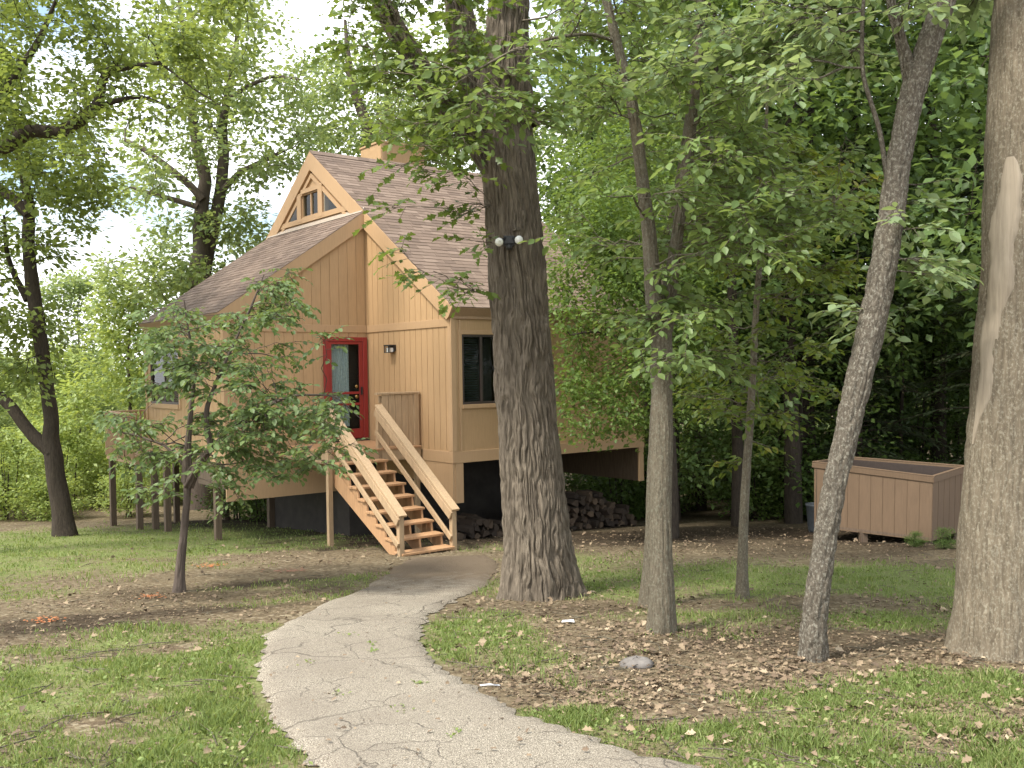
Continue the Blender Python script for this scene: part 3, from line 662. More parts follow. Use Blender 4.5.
# gable trim and windows ------------------------------------------------------
gt = MB(); X0, X1 = -.05, -.0015
gt.box(X0, X1, GW[0]-.21, GW[0]-.001, 5.05, 5.80).box(X0, X1, GW[1]+.001, GW[1]+.21, 5.05, 5.72)
gt.box(X0+.002, X1, GW[0]-.0, GW[1], 5.69, 5.79).box(X0+.004, X1, LB+.45, LB+LC-.45, 5.02, 5.135)
for sgn in (1, -1):
    f = lambda v: VA+sgn*(v-VA)
    gt.prism([(X0+.006, f(VA), roofz(VA)-.50), (X0+.006, f(VA), roofz(VA)-.605), (X0+.006, f(LB+.62), roofz(LB+.62)-.605), (X0+.006, f(LB+.62), roofz(LB+.62)-.50)], (.044, 0, 0))
gt.build_each('gable_trim', M['trim'], house)
def window(rect, axis, c, out, mull, frame_mat, fw=.045, blind=None, casing=None, name='window'):
    """a sash window set in its opening: frame, mullion, glass and whatever hangs behind the glass"""
    a0, a1, z0, z1 = rect
    def bx(mb, p0, p1, d0, d1, q0, q1):
        lo, hi = sorted((c+out*d0, c+out*d1))
        return mb.box(p0, p1, lo, hi, q0, q1) if axis == 'u' else mb.box(lo, hi, p0, p1, q0, q1)
    fr = MB(); bx(fr, a0, a0+fw, -.07, .008, z0, z1); bx(fr, a1-fw, a1, -.07, .008, z0, z1); bx(fr, a0+fw, a1-fw, -.07, .008, z0, z0+fw); bx(fr, a0+fw, a1-fw, -.07, .008, z1-fw, z1)
    for m_ in mull: bx(fr, m_-.025, m_+.025, -.06, .004, z0+fw, z1-fw)
    w = fr.build(name, M[frame_mat], house, .003)
    def sub(n, mb, mt): o = mb.build(n, M[mt], w); return o
    g = MB(); bx(g, a0+fw*.8, a1-fw*.8, -.034, -.028, z0+fw*.8, z1-fw*.8); sub('pane', g, 'glass')
    bk = MB(); bx(bk, a0-.05, a1+.05, -.42, -.40, z0-.1, z1+.1); sub('dark_room', bk, 'room')
    if blind:
        bl = MB(); p0, p1 = blind; z = z0+fw+.02
        while z < z1-fw-.01:
            d = -.10; q = [(p0, d-.018, z), (p1, d-.018, z), (p1, d+.018, z+.012), (p0, d+.018, z+.012)]
            P = [((p, c+out*dd, zz) if axis == 'u' else (c+out*dd, p, zz)) for p, dd, zz in q]
            bl.prism(P, (0, 0, .003)); z += .045
        sub('blind', bl, 'blind')
    if casing:
        cs = MB(); t0, k = .02, casing
        bx(cs, a0-k, a0-.001, .0015, t0, z0-k, z1+k); bx(cs, a1+.001, a1+k, .0015, t0, z0-k, z1+k); bx(cs, a0, a1, .0015, t0+.015, z0-k, z0-.001); bx(cs, a0, a1, .0015, t0, z1+.001, z1+k)
        cs.build('casing', M['trim'], w, .003)
    return w
w = window(DW, 'u', 0, -1, [.675], 'darkframe', blind=(DW[0]+.05, .64), casing=.075); w['label'] = 'dark framed window in the right wall with blinds half across'
window(CW, 'v', -LA, -1, [6.54], 'darkframe', blind=(CW[0]+.05, CW[1]-.05), casing=.10)
window(GW, 'v', 0, -1, [5.59], 'trim', fw=.03, blind=None)
for tri in ([(4.90, 5.14), (4.90, roofz(4.90)-.62), (4.28, roofz(4.28)-.62), (4.28, 5.14)], [(6.28, 5.14), (6.28, roofz(6.28)-.62), (6.78, roofz(6.78)-.62), (6.78, 5.14)]):
    w = MB().prism([(-.03, v_, z_) for v_, z_ in tri], (.006, 0, 0)).build('triangular_window', M['glass'], house)
    v_ = sorted(p[0] for p in tri); MB().box(.40, .42, v_[0]-.1, v_[-1]+.1, 4.9, 5.36).build('dark_room', M['room'], w)
# the red door -----------------------------------------------------------------
a0, a1, z0, z1 = DOOR; Y = LB
door = MB()
jw = .10
for bx_ in ((a0-.0, a0+jw, z0, z1), (a1-jw, a1, z0, z1), (a0+jw, a1-jw, z1-.09, z1)):
    door.box(bx_[0], bx_[1], Y-.045, Y+.05, bx_[2], bx_[3])
dr = door.build('door', M['red'], house, .004); dr['label'] = 'red front door behind a red framed storm door'
sf = MB(); s0, s1, q0, q1 = a0+jw+.004, a1-jw-.004, z0+.02, z1-.095
for bb in ((s0, s0+.07, q0, q1), (s1-.085, s1, q0, q1), (s0+.07, s1-.085, q1-.05, q1), (s0+.07, s1-.085, q0, q0+.2), (s0+.07, s1-.085, 1.115, 1.165), (s0+.07, s1-.085, .885, .935)):
    sf.box(bb[0], bb[1], Y-.032, Y-.006, bb[2], bb[3])
sf.build('storm_door', M['red'], dr, .003)
MB().box(s0+.06, s1-.075, Y-.018, Y-.014, q0+.19, q1-.04).build('pane', M['glass'], dr)
MB().box(s0, s1, Y+.16, Y+.2, z0, z1).build('inner_door', M['darkframe'], dr)
ct = MB(); xs = np.linspace(s0+.05, s1-.26, 60)
cv, cf = [], []
for i_, x in enumerate(xs): 
    y = Y+.10+.014*math.sin(i_*.9)+.006*math.sin(i_*2.3); ct.V += [(x, y, q0+.25), (x, y, q1-.03)]
for i_ in range(59): ct.F.append([2*i_, 2*i_+2, 2*i_+3, 2*i_+1]); ct.sm.append(True)
ct.build('curtain', M['curtain'], dr)
MB().lathe((s1-.15, Y-.04, 1.27), [(0, 0), (.03, .0), (.034, .02), (.028, .035), (0, .04)], 12, 'y').build('deadbolt', M['brass'], dr); MB().lathe((s1-.15, Y-.04, 1.06), [(0, 0), (.036, .0), (.04, .03), (.03, .05), (0, .055)], 12, 'y').build('handle', M['brass'], dr)
MB().box(s1-.06, s1-.035, Y-.075, Y-.033, 1.10, 1.26).build('pull', M['blackmetal'], dr)
MB().box(a0-.02, a1, Y-.09, Y-.003, z0-.05, z0-.002).build('threshold', M['darkframe'], dr)
# chimney chase behind the ridge -------------------------------------------------
ch = MB(); cu0, cu1, cv0, cv1, czt = 2.15, 3.42, 6.1, 7.1, 7.2
ch.box(cu0, cu1, cv0, cv1, 5.2, czt); chim = ch.build('chimney', M['siding'], house)
MB().box(cu0-.025, cu1+.025, cv0-.025, cv1+.025, czt+.001, czt+.05).box(cu0+.02, cu0+.11, cv0-.02, cv0-.001, 5.4, czt).box(cu1-.11, cu1-.02, cv0-.02, cv0-.001, 5.4, czt).build('cap', M['trim'], chim, .005)
MB().lathe((2.75, 6.6, czt+.07), [(.11, 0), (.11, .3), (.17, .32), (.17, .36), (0, .44)], 14).build('flue', M['blackmetal'], chim)
# left hand small wing-wall lamp by the door ---------------------------------------
lamp = empty('wall_lamp', hw(-.001, 2.05, 2.0), YAW, 'small dark metal lantern on the tan wall right of the red door', 'wall lamp')
lb = MB().box(-.03, 0, -.1, .1, -.02, .10).box(-.16, -.03, -.115, .115, .075, .10)
for yy in (-.11, .095): lb.box(-.155, -.14, yy, yy+.015, -.05, .075)
lb.box(-.155, -.14, -.05, -.035, -.05, .075).box(-.155, -.14, .035, .05, -.05, .075).box(-.06, -.03, -.1, .1, -.05, .075).box(-.158, -.137, -.11, .11, -.06, -.045).build('housing', M['blackmetal'], lamp)
MB().box(-.134, -.06, -.085, .085, -.045, .04).build('diffuser', M['white'], lamp)

# ================================================================== STEPS AND LANDING
def local_thing(name, u, v, z, label, cat, group=None):
    return empty(name, hw(u, v, z), YAW, label, cat, group), Vector((-u, -v, -z))
def put(mb, name, mat, root, off, bevel=.004):
    o = mb.build(name, M[mat], root, bevel); o.data.transform(Matrix.Translation(off)); return o
st, so_ = local_thing('entry_stairs', -1.45, -.2, -1.5, 'open wooden steps with handrails climbing to the landing at the red door', 'stairs')
UL, UR, PZ_, GO, RI, V1 = -1.97, -.95, .15, .30, .186, 1.0
for i_ in range(1, 9):
    z = PZ_-RI*i_; v0_ = V1-GO*i_; j_ = random.uniform(-.012, .012)
    put(MB().box(UL+.005+j_, UR-.01+j_, v0_-.02, v0_+.125, z-.038, z).box(UL+.005-j_, UR-.01-j_, v0_+.133, v0_+.275, z-.038, z), 'tread', 'tread', st, so_)
for uu in (UL+.04, (UL+UR)/2, UR-.08):
    pts = [(V1, PZ_-.20)]
    for i_ in range(1, 9):
        z = PZ_-RI*i_-.039; pts += [(V1-GO*(i_-1)-.03 if i_ > 1 else V1, z), (V1-GO*i_+.0, z)]
    pts += [(V1-GO*8, PZ_-RI*8-.16), (V1-GO*8+.22, PZ_-RI*8-.2), (V1, PZ_-.60)]
    put(MB().prism([(uu, a, b) for a, b in pts], (.038, 0, 0)), 'stringer', 'tread', st, so_)
for uu, nm in ((UL+.01, 'l'), (UR+.005, 'r')):
    vb, vt = V1-GO*8+.05, V1+.02
    zb_, zt_ = -.70, .95
    gl_ = gzl(uu, vb)
    put(MB().box(uu-.045, uu+.045, vb-.045, vb+.045, gl_-.3, zb_-.05), 'newel_post', 'lumber', st, so_)
    if nm == 'r': put(MB().box(uu-.045, uu+.045, vt-.02, vt+.07, -.15, zt_-.06), 'newel_post', 'lumber', st, so_)
    up = (0, 1, 1.4)
    put(MB().bar((uu, vb-.09, zb_-.035), (uu, vt+.03, zt_-.0), .15, .04, (0, 0, 1)), 'handrail', 'lumber', st, so_)
    sx = uu-.047 if nm == 'l' else uu-.047
    put(MB().bar((sx-.02, vb-.05, zb_-.13), (sx-.02, vt+.03, zt_-.12), .038, .14), 'rail_board', 'lumber', st, so_)
    put(MB().bar((sx-.02, vb-.04, zb_-.50), (sx-.02, vt+.03, zt_-.50), .038, .09), 'middle_rail', 'lumber', st, so_)
# landing
lp = MB(); v = V1-.02
while v < LB-.13: lp.box(UL-.02, -.06, v, v+.135, PZ_-.035, PZ_); v += .143
put(lp, 'landing_boards', 'tread', st, so_)
put(MB().box(UL, -.06, V1-.0, V1+.038, PZ_-.24, PZ_-.037).box(UL, UL+.038, V1+.04, LB-.1, PZ_-.24, PZ_-.037).box(UL+.04, -.06, LB-.16, LB-.12, PZ_-.24, PZ_-.037), 'rim_joist', 'lumber', st, so_)
for uu, vv, top in ((UL-.05, V1-.04, .80), (-.12, V1+.06, PZ_-.24)):
    put(MB().box(uu-.045, uu+.045, vv-.045, vv+.045, gzl(uu, vv)-.3, top), 'landing_post', 'lumber', st, so_)
# guard beside the steps
put(MB().box(UR-.02, -.03, V1+.05, V1+.15, 1.14, 1.18), 'guard_cap', 'lumber', st, so_)
put(MB().box(-.16, -.05, V1+.06, V1+.15, PZ_, 1.139), 'guard_post', 'lumber', st, so_)
put(MB().box(UR+.06, -.165, V1+.125, V1+.148, .98, 1.12), 'guard_board', 'lumber', st, so_)
for k_ in range(5):
    x = UR+.10+k_*.145; put(MB().box(x, x+.135, V1+.08, V1+.10, PZ_+.02, 1.138), 'guard_board', 'lumber', st, so_)
put(MB().box(UL-.07, UL-.03, V1-.0, LB-.2, .82, .96), 'side_rail', 'lumber', st, so_)
# ================================================================== REAR DECK
dk, do_ = local_thing('rear_deck', -2.2, 9.0, -1.6, 'raised brown wooden deck with closely slatted railing at the far left end of house', 'deck')
d0, d1, e0, e1, dz = -3.35, -.3, LB+LC+.02, LB+LC+2.35, -.25
put(MB().box(d0, d1, e0, e1, dz-.04, dz), 'deck_floor', 'deckwood', dk, do_)
put(MB().box(d0, d1, e1-.04, e1, dz-.22, dz-.041).box(d0, d0+.04, e0, e1-.041, dz-.22, dz-.041).box(d0+.041, d1, e0, e0+.04, dz-.22, dz-.041), 'rim_joist', 'deckwood', dk, do_)
put(MB().box(d0-.05, d0+.09, e0, e1+.05, .66, .70).box(d0+.091, d1, e1-.09, e1+.05, .66, .70), 'top_rail', 'deckwood', dk, do_)
bal = MB().box(-.018, .018, -.018, .018, -.36, .655).build('baluster', M['deckwood'], dk); first = True
spots = [(d0-.02, e0+.05+k_*.105) for k_ in range(22)]+[(d0+.1+k_*.105, e1+.02) for k_ in range(28)]
for a, b in spots:
    o = bal if first else bal.copy()
    if not first: COL.objects.link(o)
    o.parent = dk; first = False; o.location = (a+do_.x, b+do_.y, do_.z)
for a, b in ((d0+.1, e0+.1), (d0+.1, e1-.1), (-1.7, e1-.1), (d1-.1, e1-.1)):
    put(MB().box(a-.065, a+.065, b-.065, b+.065, gzl(a, b)-.4, dz-.041), 'deck_post', 'oldwood', dk, do_)

# ================================================================== BOARD ENCLOSURE IN THE WOODS EDGE
q = {}
tl, tr_ = at(814, 462.5, 17.3), at(933, 477.2, 16.0); bl, br = at(814, 527.0, 17.25), at(931.4, 541.3, 15.95)
dep = np.array([.74, .70, 0])*1.36
tb_l, tb_r = tl+dep+[0, 0, -.02], tr_+dep+[0, 0, .06]; bb_l, bb_r = bl+dep, br+dep+[0, 0, .02]
en = empty('trash_enclosure', ((bl+br)/2+dep/2)-np.array([0, 0, .15]), 0, 'brown grooved-board open-topped enclosure standing at the edge of the dark woods', 'enclosure')
eo = -np.array(en.location)
def face_wall(a, b, c, d, n, thick, mat, name, z0=0, z1=1, groove=.012):
    """boards between bottom edge a-b and top edge d-c"""
    a, b, c, d = [np.array(k_, float)+eo for k_ in (a, b, c, d)]; nn = np.cross(b-a, d-a); nn /= np.linalg.norm(nn)
    mb = MB(); P = lambda s_, t_: (a*(1-s_)+b*s_)*(1-t_)+(d*(1-s_)+c*s_)*t_
    L_ = np.linalg.norm(b-a)
    for k_ in range(n):
        s0_, s1_ = k_/n+groove/2/L_, (k_+1)/n-groove/2/L_
        mb.prism([P(s0_, z0), P(s1_, z0), P(s1_, z1), P(s0_, z1)], -nn*thick)
        mb.prism([P(k_/n, z0)-nn*.008, P((k_+1)/n, z0)-nn*.008, P((k_+1)/n, z1)-nn*.008, P(k_/n, z1)-nn*.008], -nn*.02)
    return mb.build(name, M[mat], en), nn
face_wall(bl, br, tr_, tl, 10, .03, 'shedpaint', 'front_wall'); face_wall(br, bb_r, tb_r, tr_, 6, .03, 'shedpaint', 'side_wall')
face_wall(bb_r, bb_l, tb_l, tb_r, 10, .03, 'shedpaint', 'back_wall'); face_wall(bb_l, bl, tl, tb_l, 6, .03, 'shedpaint', 'side_wall')
rim = MB(); up_ = np.array([0, 0, .015])
for p, q_ in ((tl, tr_), (tr_, tb_r), (tb_r, tb_l), (tb_l, tl)):
    p = p+eo; q_ = q_+eo; d = (q_-p)/np.linalg.norm(q_-p); o_ = np.cross(d, [0, 0, 1])
    rim.bar(p-d*.03+o_*.012-[0, 0, .045], q_+d*.02+o_*.012-[0, 0, .045], .024, .09)
    rim.bar(p+d*.028-o_*.006+up_, q_+d*.028-o_*.006+up_, .056, .022)
rim.build('rim_board', M['shedpaint'], en, .003)
def shade_sheet(a, b, c, d):  # dark sheets added inside the walls to imitate interior shade
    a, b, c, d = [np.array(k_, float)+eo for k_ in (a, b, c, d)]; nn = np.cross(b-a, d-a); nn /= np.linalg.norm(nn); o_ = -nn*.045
    MB().prism([a+o_+[0, 0, .08], b+o_+[0, 0, .08], c+o_-[0, 0, .03], d+o_-[0, 0, .03]], -nn*.006).build('inner_shade', M['darkframe'], en)
shade_sheet(bb_r, bb_l, tb_l, tb_r); shade_sheet(br, bb_r, tb_r, tr_); shade_sheet(bb_l, bl, tl, tb_l); shade_sheet(bl, br, tr_, tl)
bt = MB(); bt.prism([bl+eo+[0, 0, .02], br+eo+[0, 0, .02], bb_r+eo+[0, 0, .02], bb_l+eo+[0, 0, .02]], (0, 0, .04)); bt.build('floor', M['oldwood'], en)
for s_, t_ in ((.06, .08), (.42, .05), (.95, .08), (.06, .92), (.95, .92)):
    p = (bl*(1-s_)+br*s_)+dep*t_; MB().box(p[0]+eo[0]-.06, p[0]+eo[0]+.06, p[1]+eo[1]-.06, p[1]+eo[1]+.06, float(ground_z(p[0], p[1]))-.2+eo[2], p[2]+.02+eo[2]).build('leg', M['oldwood'], en)

# ================================================================== FIREWOOD UNDER THE HOUSE
def log_mesh(seed):
    r = np.random.default_rng(seed); k = r.integers(4, 8); th_ = np.sort(r.uniform(0, 2*math.pi, k)); th_ = np.linspace(0, 2*math.pi, k, endpoint=False)+r.normal(0, .18, k); rr = .075*r.uniform(.7, 1.15, k)
    if seed % 2: th_ = np.array([0, .45, .9, 1.35, 3.1+.4]); rr = np.array([.11, .12, .118, .11, .05])
    mb = MB(); mb.prism([(rr[i_]*math.cos(th_[i_]), -.21, rr[i_]*math.sin(th_[i_])) for i_ in range(len(rr))], (r.normal(0, .01), .42, r.normal(0, .01)))
    m = bpy.data.meshes.new('firewood_log'); m.from_pydata(mb.V, [], mb.F); m.update(); return m
def log_mat():
    m, t, b = new_mat('split_firewood'); oi = node(t, 'ShaderNodeObjectInfo'); n = noise(t, coords(t, (1, .15, 1)), 40, 4)
    c = ramp(t, oi.outputs['Random'], [(0, (.03, .021, .015)), (.5, (.06, .041, .028)), (1, (.15, .10, .062))]); c = mix(t, math_(t, 'MULTIPLY', n, .6), c, (.05, .035, .025))
    t.links.new(c, b.inputs['Base Color']); b.inputs['Roughness'].default_value = .9; bump(t, b, n, .5, .01); return m
LM = log_mat(); logs = [log_mesh(i_) for i_ in range(8)]
for m in logs: m.materials.append(LM)
def pile(u0, u1, v_, hmax, label, group):
    r = np.random.default_rng(int(u0*10)+5); n = int((u1-u0)/.15); W_ = u1-u0
    for row in range(2):
        for k_ in range(n):
            u = u0+(k_+.5)*W_/n; s_ = (u-u0)/W_; h = hmax*min(1, 3.2*s_+.15, 3.2*(1-s_)+.15)*r.uniform(.8, 1.1)
            for lv in range(max(1, int(h/.125))):
                if row and lv < int(h/.125)-1: continue
                uu = u+r.normal(0, .025)+(.07 if lv % 2 else 0); vv = v_+row*.42+r.normal(0, .05); w_ = hw(uu, vv)
                o = bpy.data.objects.new('firewood_log', logs[r.integers(8)]); COL.objects.link(o)
                o.location = (w_[0], w_[1], float(ground_z(w_[0], w_[1]))+.07+lv*.125+r.normal(0, .008)); o.rotation_euler = (r.normal(0, .06), r.uniform(0, 6.28), YAW+r.normal(0, .16)); tag(o, label, 'firewood', group)
pile(1.9, 5.3, .7, .78, 'split log in the long firewood heap under the right end of the house', 'firewood heaped under the right end of the house')
pile(.25, 1.55, .55, .45, 'split log in the low firewood heap beside the foot of the steps', 'firewood heaped by the steps')

# ================================================================== FOREGROUND TREES
def tree_root(name, p, label, cat='tree', group=None): return empty(name, (p[0], p[1], float(ground_z(p[0], p[1]))), 0, label, cat, group)
def trunk_px(pts, y):
    """stem centre line from photo pixels at distance y (or per-point distances)"""
    ys = y if hasattr(y, '__len__') else [y]*len(pts); return [at(px, py, yy) for (px, py), yy in zip(pts, ys)]
# --- the big oak
p = gpt(541, 596); yo = p[1]; root = tree_root('oak_tree', p, 'thick furrowed oak trunk beside the bend of the path, forking high up', 'tree')
r = np.random.default_rng(11); T = Tree(r)
base = [p-np.array([0, 0, .15])]
T.stem(base+trunk_px([(537, 540), (531, 470), (525, 400), (521, 330), (516, 250), (509, 170), (503, 110)], yo), [.40, .365, .34, .325, .318, .31, .295, .28])
T.stem(trunk_px([(503, 125), (506, 60), (509, 0), (512, -90), (520, -200), (528, -340)], yo)+[at(540, -520, yo+.3)], [.25, .23, .21, .19, .16, .12, .06])
T.stem(trunk_px([(514, 230), (505, 175), (484, 120), (466, 60), (458, 0), (440, -110), (420, -240)], yo+.08)+[at(400, -400, yo+.8)], [.14, .18, .17, .155, .145, .13, .10, .05])
T.stem(trunk_px([(513, 235), (503, 178), (472, 134), (430, 85), (396, 30), (370, -20), (320, -110)], yo-.05)+[at(270, -240, yo-.6)], [.12, .14, .13, .12, .108, .095, .08, .04])
tg = np.vstack([ell_targets(r, (.2, yo-.5, 9.3), (4.6, 4.6, 3.4), 130), px_targets(r, [(345, 480, -40, 95), (365, 470, 60, 165), (335, 400, -60, 40), (540, 600, -60, 60), (410, 520, 0, 130), (435, 480, 80, 175)], 105, yo-1.6, yo+.6), px_targets(r, [(380, 478, -10, 175)], 34, yo-1.3, yo-.45), px_targets(r, [(385, 480, 190, 245), (400, 470, 235, 300)], 13, yo-.7, yo-.2)])
T.fill(tg, .005, .07, .012, .05)
finish(root, T, M['oakbark'], [T.sprays(4.5, 5.5, .125, .34, T_OAK, .45, .7)], LEAF['oak'], dict(depth=.034, cells=54, step=.024, around=560, vs_=2.3, flare=.17, lob=5, wob=.03))
# --- floodlight on the oak
fp = at(509, 241, yo-.36); fl = empty('floodlight', fp, 0, 'twin white bulb floodlight fixed to the big oak trunk', 'floodlight')
MB().box(-.06, .06, .01, .06, -.05, .06).box(-.05, .05, -.03, .01, -.03, .03).lathe((0, -.03, -.07), [(0, -.03), (.03, -.03), (.035, 0), (.03, .03), (0, .03)], 10).build('bracket', M['blackmetal'], fl)
for sx, dz_ in ((-1, -.02), (1, .0)):
    hd = MB().tube([(sx*.04, -.02, .03), (sx*.075, -.05, .02+dz_), (sx*.10, -.09, dz_)], [.014, .02, .042], 10).build('lamp_head', M['blackmetal'], fl)
    k_ = 14; mb = MB(); mb.lathe((sx*.107, -.115, dz_-.005), [(0.001, -.047), (.02, -.043), (.04, -.024), (.047, 0), (.04, .024), (.02, .043), (.001, .047)], 16); mb.build('bulb', M['white'], hd)
# --- big pale trunk at the right edge
p = gpt(1000, 652); yr = p[1]; root = tree_root('oak_tree', p, 'huge pale tan trunk with bare stripe of missing bark at right edge of the lawn', 'tree')
r = np.random.default_rng(12); T = Tree(r)
T.stem([p-np.array([0, 0, .15])]+trunk_px([(1003, 590), (1006, 500), (1012, 400), (1018, 300), (1024, 180), (1030, 60), (1034, -60), (1030, -260), (1020, -520)], yr), [.355, .325, .31, .295, .285, .28, .275, .26, .2, .1])
tg = np.vstack([ell_targets(r, (yr*.6+.6, yr+1.5, 8.6), (3.6, 4.0, 3.2), 90)])
T.fill(tg, .005, .06, .012, .05, minz=4.2)
trk, _ = finish(root, T, M['palebark'], [T.sprays(5, 5.5, .13, .36, T_OAK, .45, .7)], LEAF['oak'], dict(depth=.012, cells=20, step=.03, around=220, flare=.12, lob=4, wob=.05))
# the bare stripe: a raised, irregular tongue of pale wood lying on the trunk
wn = []; P0, R0_, _ = T.br[0]
for k_ in range(60):
    s_ = k_/59; z = 3.15-2.2*s_; c = np.array([np.interp(z, P0[:, 2], P0[:, i_]) for i_ in (0, 1)]); rad = np.interp(z, P0[:, 2], R0_)*1.01+.006
    hw_ = .46*min(1, (s_+.02)*5)**.6*(1-.62*s_**1.5)*(1+.12*math.sin(k_*.55)+.06*math.sin(k_*1.7))*min(1, (1.02-s_)*6); cen = math.radians(222-30*s_**1.4+3*math.sin(k_*.3))
    for a in np.linspace(-1, 1, 9):
        t_ = cen+hw_*a; rr_ = rad+.012-.04*a**8; wn.append((c[0]+rr_*math.cos(t_), c[1]+rr_*math.sin(t_), z))
i = np.arange(59)[:, None]*9; j = np.arange(8)[None]; F = np.stack([i+j, i+9+j, i+10+j, i+j+1], -1).reshape(-1)
m = mesh_np('bare_wood', np.array(wn), F, np.full(len(F)//4, 4), True); o = link('bare_wood', m, M['wound'], root); m.transform(Matrix.Translation(-Vector(root.location)))
# --- leaning lichen-grey tree
p = gpt(812, 660); yl = p[1]; root = tree_root('leaning_tree', p, 'slim leaning grey trunk flecked with lichen in front of the brown enclosure', 'tree')
r = np.random.default_rng(13); T = Tree(r)
T.stem([p-np.array([0, 0, .12])]+trunk_px([(815, 610), (829, 513), (851, 411), (864, 355), (880, 290), (890, 225), (897, 170), (910, 98), (930, 39), (947, -5), (968, -90), (985, -220), (1000, -380)], yl), [.098, .085, .085, .09, .10, .098, .094, .09, .085, .088, .08, .074, .065, .05, .02])
T.stem(trunk_px([(912, 85), (904, 50), (895, 20), (884, -30), (860, -120)], yl), [.04, .033, .03, .026, .012])
T.stem(trunk_px([(887, 176), (880, 130), (862, 75), (862, 20), (868, -50)], yl+.05), [.022, .02, .018, .016, .01])
tg = np.vstack([px_targets(r, [(660, 800, 25, 90), (700, 860, 0, 60)], 26, yl-.4, yl+1.3), px_targets(r, [(780, 1000, -120, 0)], 30, yl-1, yl+1.5), px_targets(r, [(895, 935, 180, 290)], 6, yl-.2, yl+.3), px_targets(r, [(855, 905, 310, 345)], 2, yl-.1, yl+.1), ell_targets(r, (4.3, yl+.5, 6.4), (2.4, 2.4, 1.8), 70)])
T.fill(tg, .004, .03, .012, .10, minz=1.6)
finish(root, T, M['greybark'], [T.sprays(8, 7, .105, .36, T_NEAR, .4, .9)], LEAF['pale'], dict(depth=.012, cells=13, step=.016, around=110, flare=.03, lob=4, wob=.08, vs_=6))
# --- forked slim tree right of the oak
p = gpt(662, 632); yf = p[1]; root = tree_root('forked_tree', p, 'slim grey-brown trunk forking in two, nearest one right of the big oak', 'tree')
r = np.random.default_rng(14); T = Tree(r)
T.stem([p-np.array([0, 0, .12])]+trunk_px([(662, 590), (661, 500), (662, 420), (662, 350), (662, 318)], yf), [.115, .10, .093, .092, .094, .088])
T.stem(trunk_px([(662, 330), (653, 290), (650, 240), (642, 180), (636, 130), (630, 90), (620, 55), (606, 0), (596, -70), (580, -180)], yf), [.062, .058, .055, .053, .05, .047, .042, .036, .03, .012])
T.stem(trunk_px([(662, 330), (670, 290), (677, 235), (686, 170), (694, 110), (700, 40), (704, -60), (706, -170)], yf+.1), [.06, .054, .05, .047, .042, .036, .03, .012])
T.stem(trunk_px([(618, 42), (590, 33), (550, 38), (510, 52), (480, 68), (455, 84)], [yf, yf-.1, yf-.3, yf-.45, yf-.55, yf-.65]), [.019, .016, .014, .012, .010, .006])
tg = np.vstack([px_targets(r, [(560, 800, 95, 260), (600, 780, 220, 330), (560, 720, 0, 100), (690, 800, 60, 250), (690, 860, 135, 250), (640, 720, 300, 380)], 150, yf-1.2, yf+1.8), px_targets(r, [(420, 560, 30, 130)], 16, yf-.9, yf-.4), px_targets(r, [(560, 760, -160, 0)], 45, yf-1, yf+1.5)])
T.fill(tg, .0035, .022, .009, .08, minz=1.2)
finish(root, T, M['midbark'], [T.sprays(8.5, 6, .098, .32, T_NEAR, .4, .8)], LEAF['mid'], dict(depth=.008, cells=15, step=.02, around=110, flare=.04, lob=4, wob=.06))
# --- slim trunk just behind it
p = gpt(650, 606); y2 = p[1]; root = tree_root('slim_tree', p, 'slim dark trunk standing half hidden behind the forked tree', 'tree')
r = np.random.default_rng(15); T = Tree(r)
T.stem([p-np.array([0, 0, .12])]+trunk_px([(652, 560), (655, 450), (660, 350), (668, 250), (690, 120), (700, 0), (708, -120)], y2), [.10, .078, .07, .062, .055, .045, .035, .012])
T.fill(px_targets(r, [(640, 780, -100, 200), (560, 680, -80, 120)], 70, y2-.6, y2+2.2), .0035, .02, .009, .08, minz=1.8)
finish(root, T, M['midbark'], [T.sprays(8.5, 6, .098, .32, T_NEAR, .4, .8)], LEAF['mid'], dict(depth=.005, cells=11, step=.04, around=64, flare=.05, lob=4, wob=.06))
# --- thin tree with yellowing leaves
p = gpt(742, 598); yt = p[1]; root = tree_root('thin_tree', p, 'very thin straight trunk with a few yellowing leaves between forked and leaning trees', 'tree')
r = np.random.default_rng(16); T = Tree(r)
T.stem([p-np.array([0, 0, .1])]+trunk_px([(742, 570), (745, 490), (750, 420), (753, 370), (756, 310), (762, 230), (766, 130), (770, 20)], yt), [.065, .05, .047, .042, .038, .034, .028, .02, .006])
T.fill(px_targets(r, [(675, 850, 350, 425), (690, 860, 240, 380), (700, 880, 130, 280), (735, 775, 440, 462)], 85, yt-1.3, yt+1.6), .003, .016, .009, .06, minz=.2)
finish(root, T, M['midbark'], [T.sprays(7.5, 5.5, .10, .28, T_NEAR, .35, .9)], LEAF['yellow'], dict(depth=.003, cells=9, step=.03, around=48, flare=.03, lob=4, wob=.05))
# --- small tree on the left lawn, in front of the house
p = gpt(178, 592); yd = p[1]; root = tree_root('ornamental_tree', p, 'small dark green many-branched tree on the lawn in front of the house wall', 'tree')
r = np.random.default_rng(17); T = Tree(r)
T.stem([p-np.array([0, 0, .1])]+trunk_px([(180, 570), (184, 530), (187, 500), (188, 480)], yd), [.06, .048, .042, .04, .038])
T.stem(trunk_px([(188, 482), (187, 450), (190, 420), (194, 380), (190, 340), (184, 300)], yd), [.036, .03, .026, .02, .014, .006])
T.stem(trunk_px([(188, 485), (200, 462), (212, 448), (206, 425), (207, 405), (226, 360), (250, 310), (264, 275)], [yd, yd-.1, yd-.25, yd-.3, yd-.3, yd-.2, yd-.1, yd]), [.036, .034, .032, .028, .024, .018, .012, .005])
T.stem(trunk_px([(208, 450), (240, 420), (290, 395), (335, 395), (362, 420)], [yd-.2, yd-.4, yd-.5, yd-.4, yd-.3]), [.024, .02, .015, .01, .005])
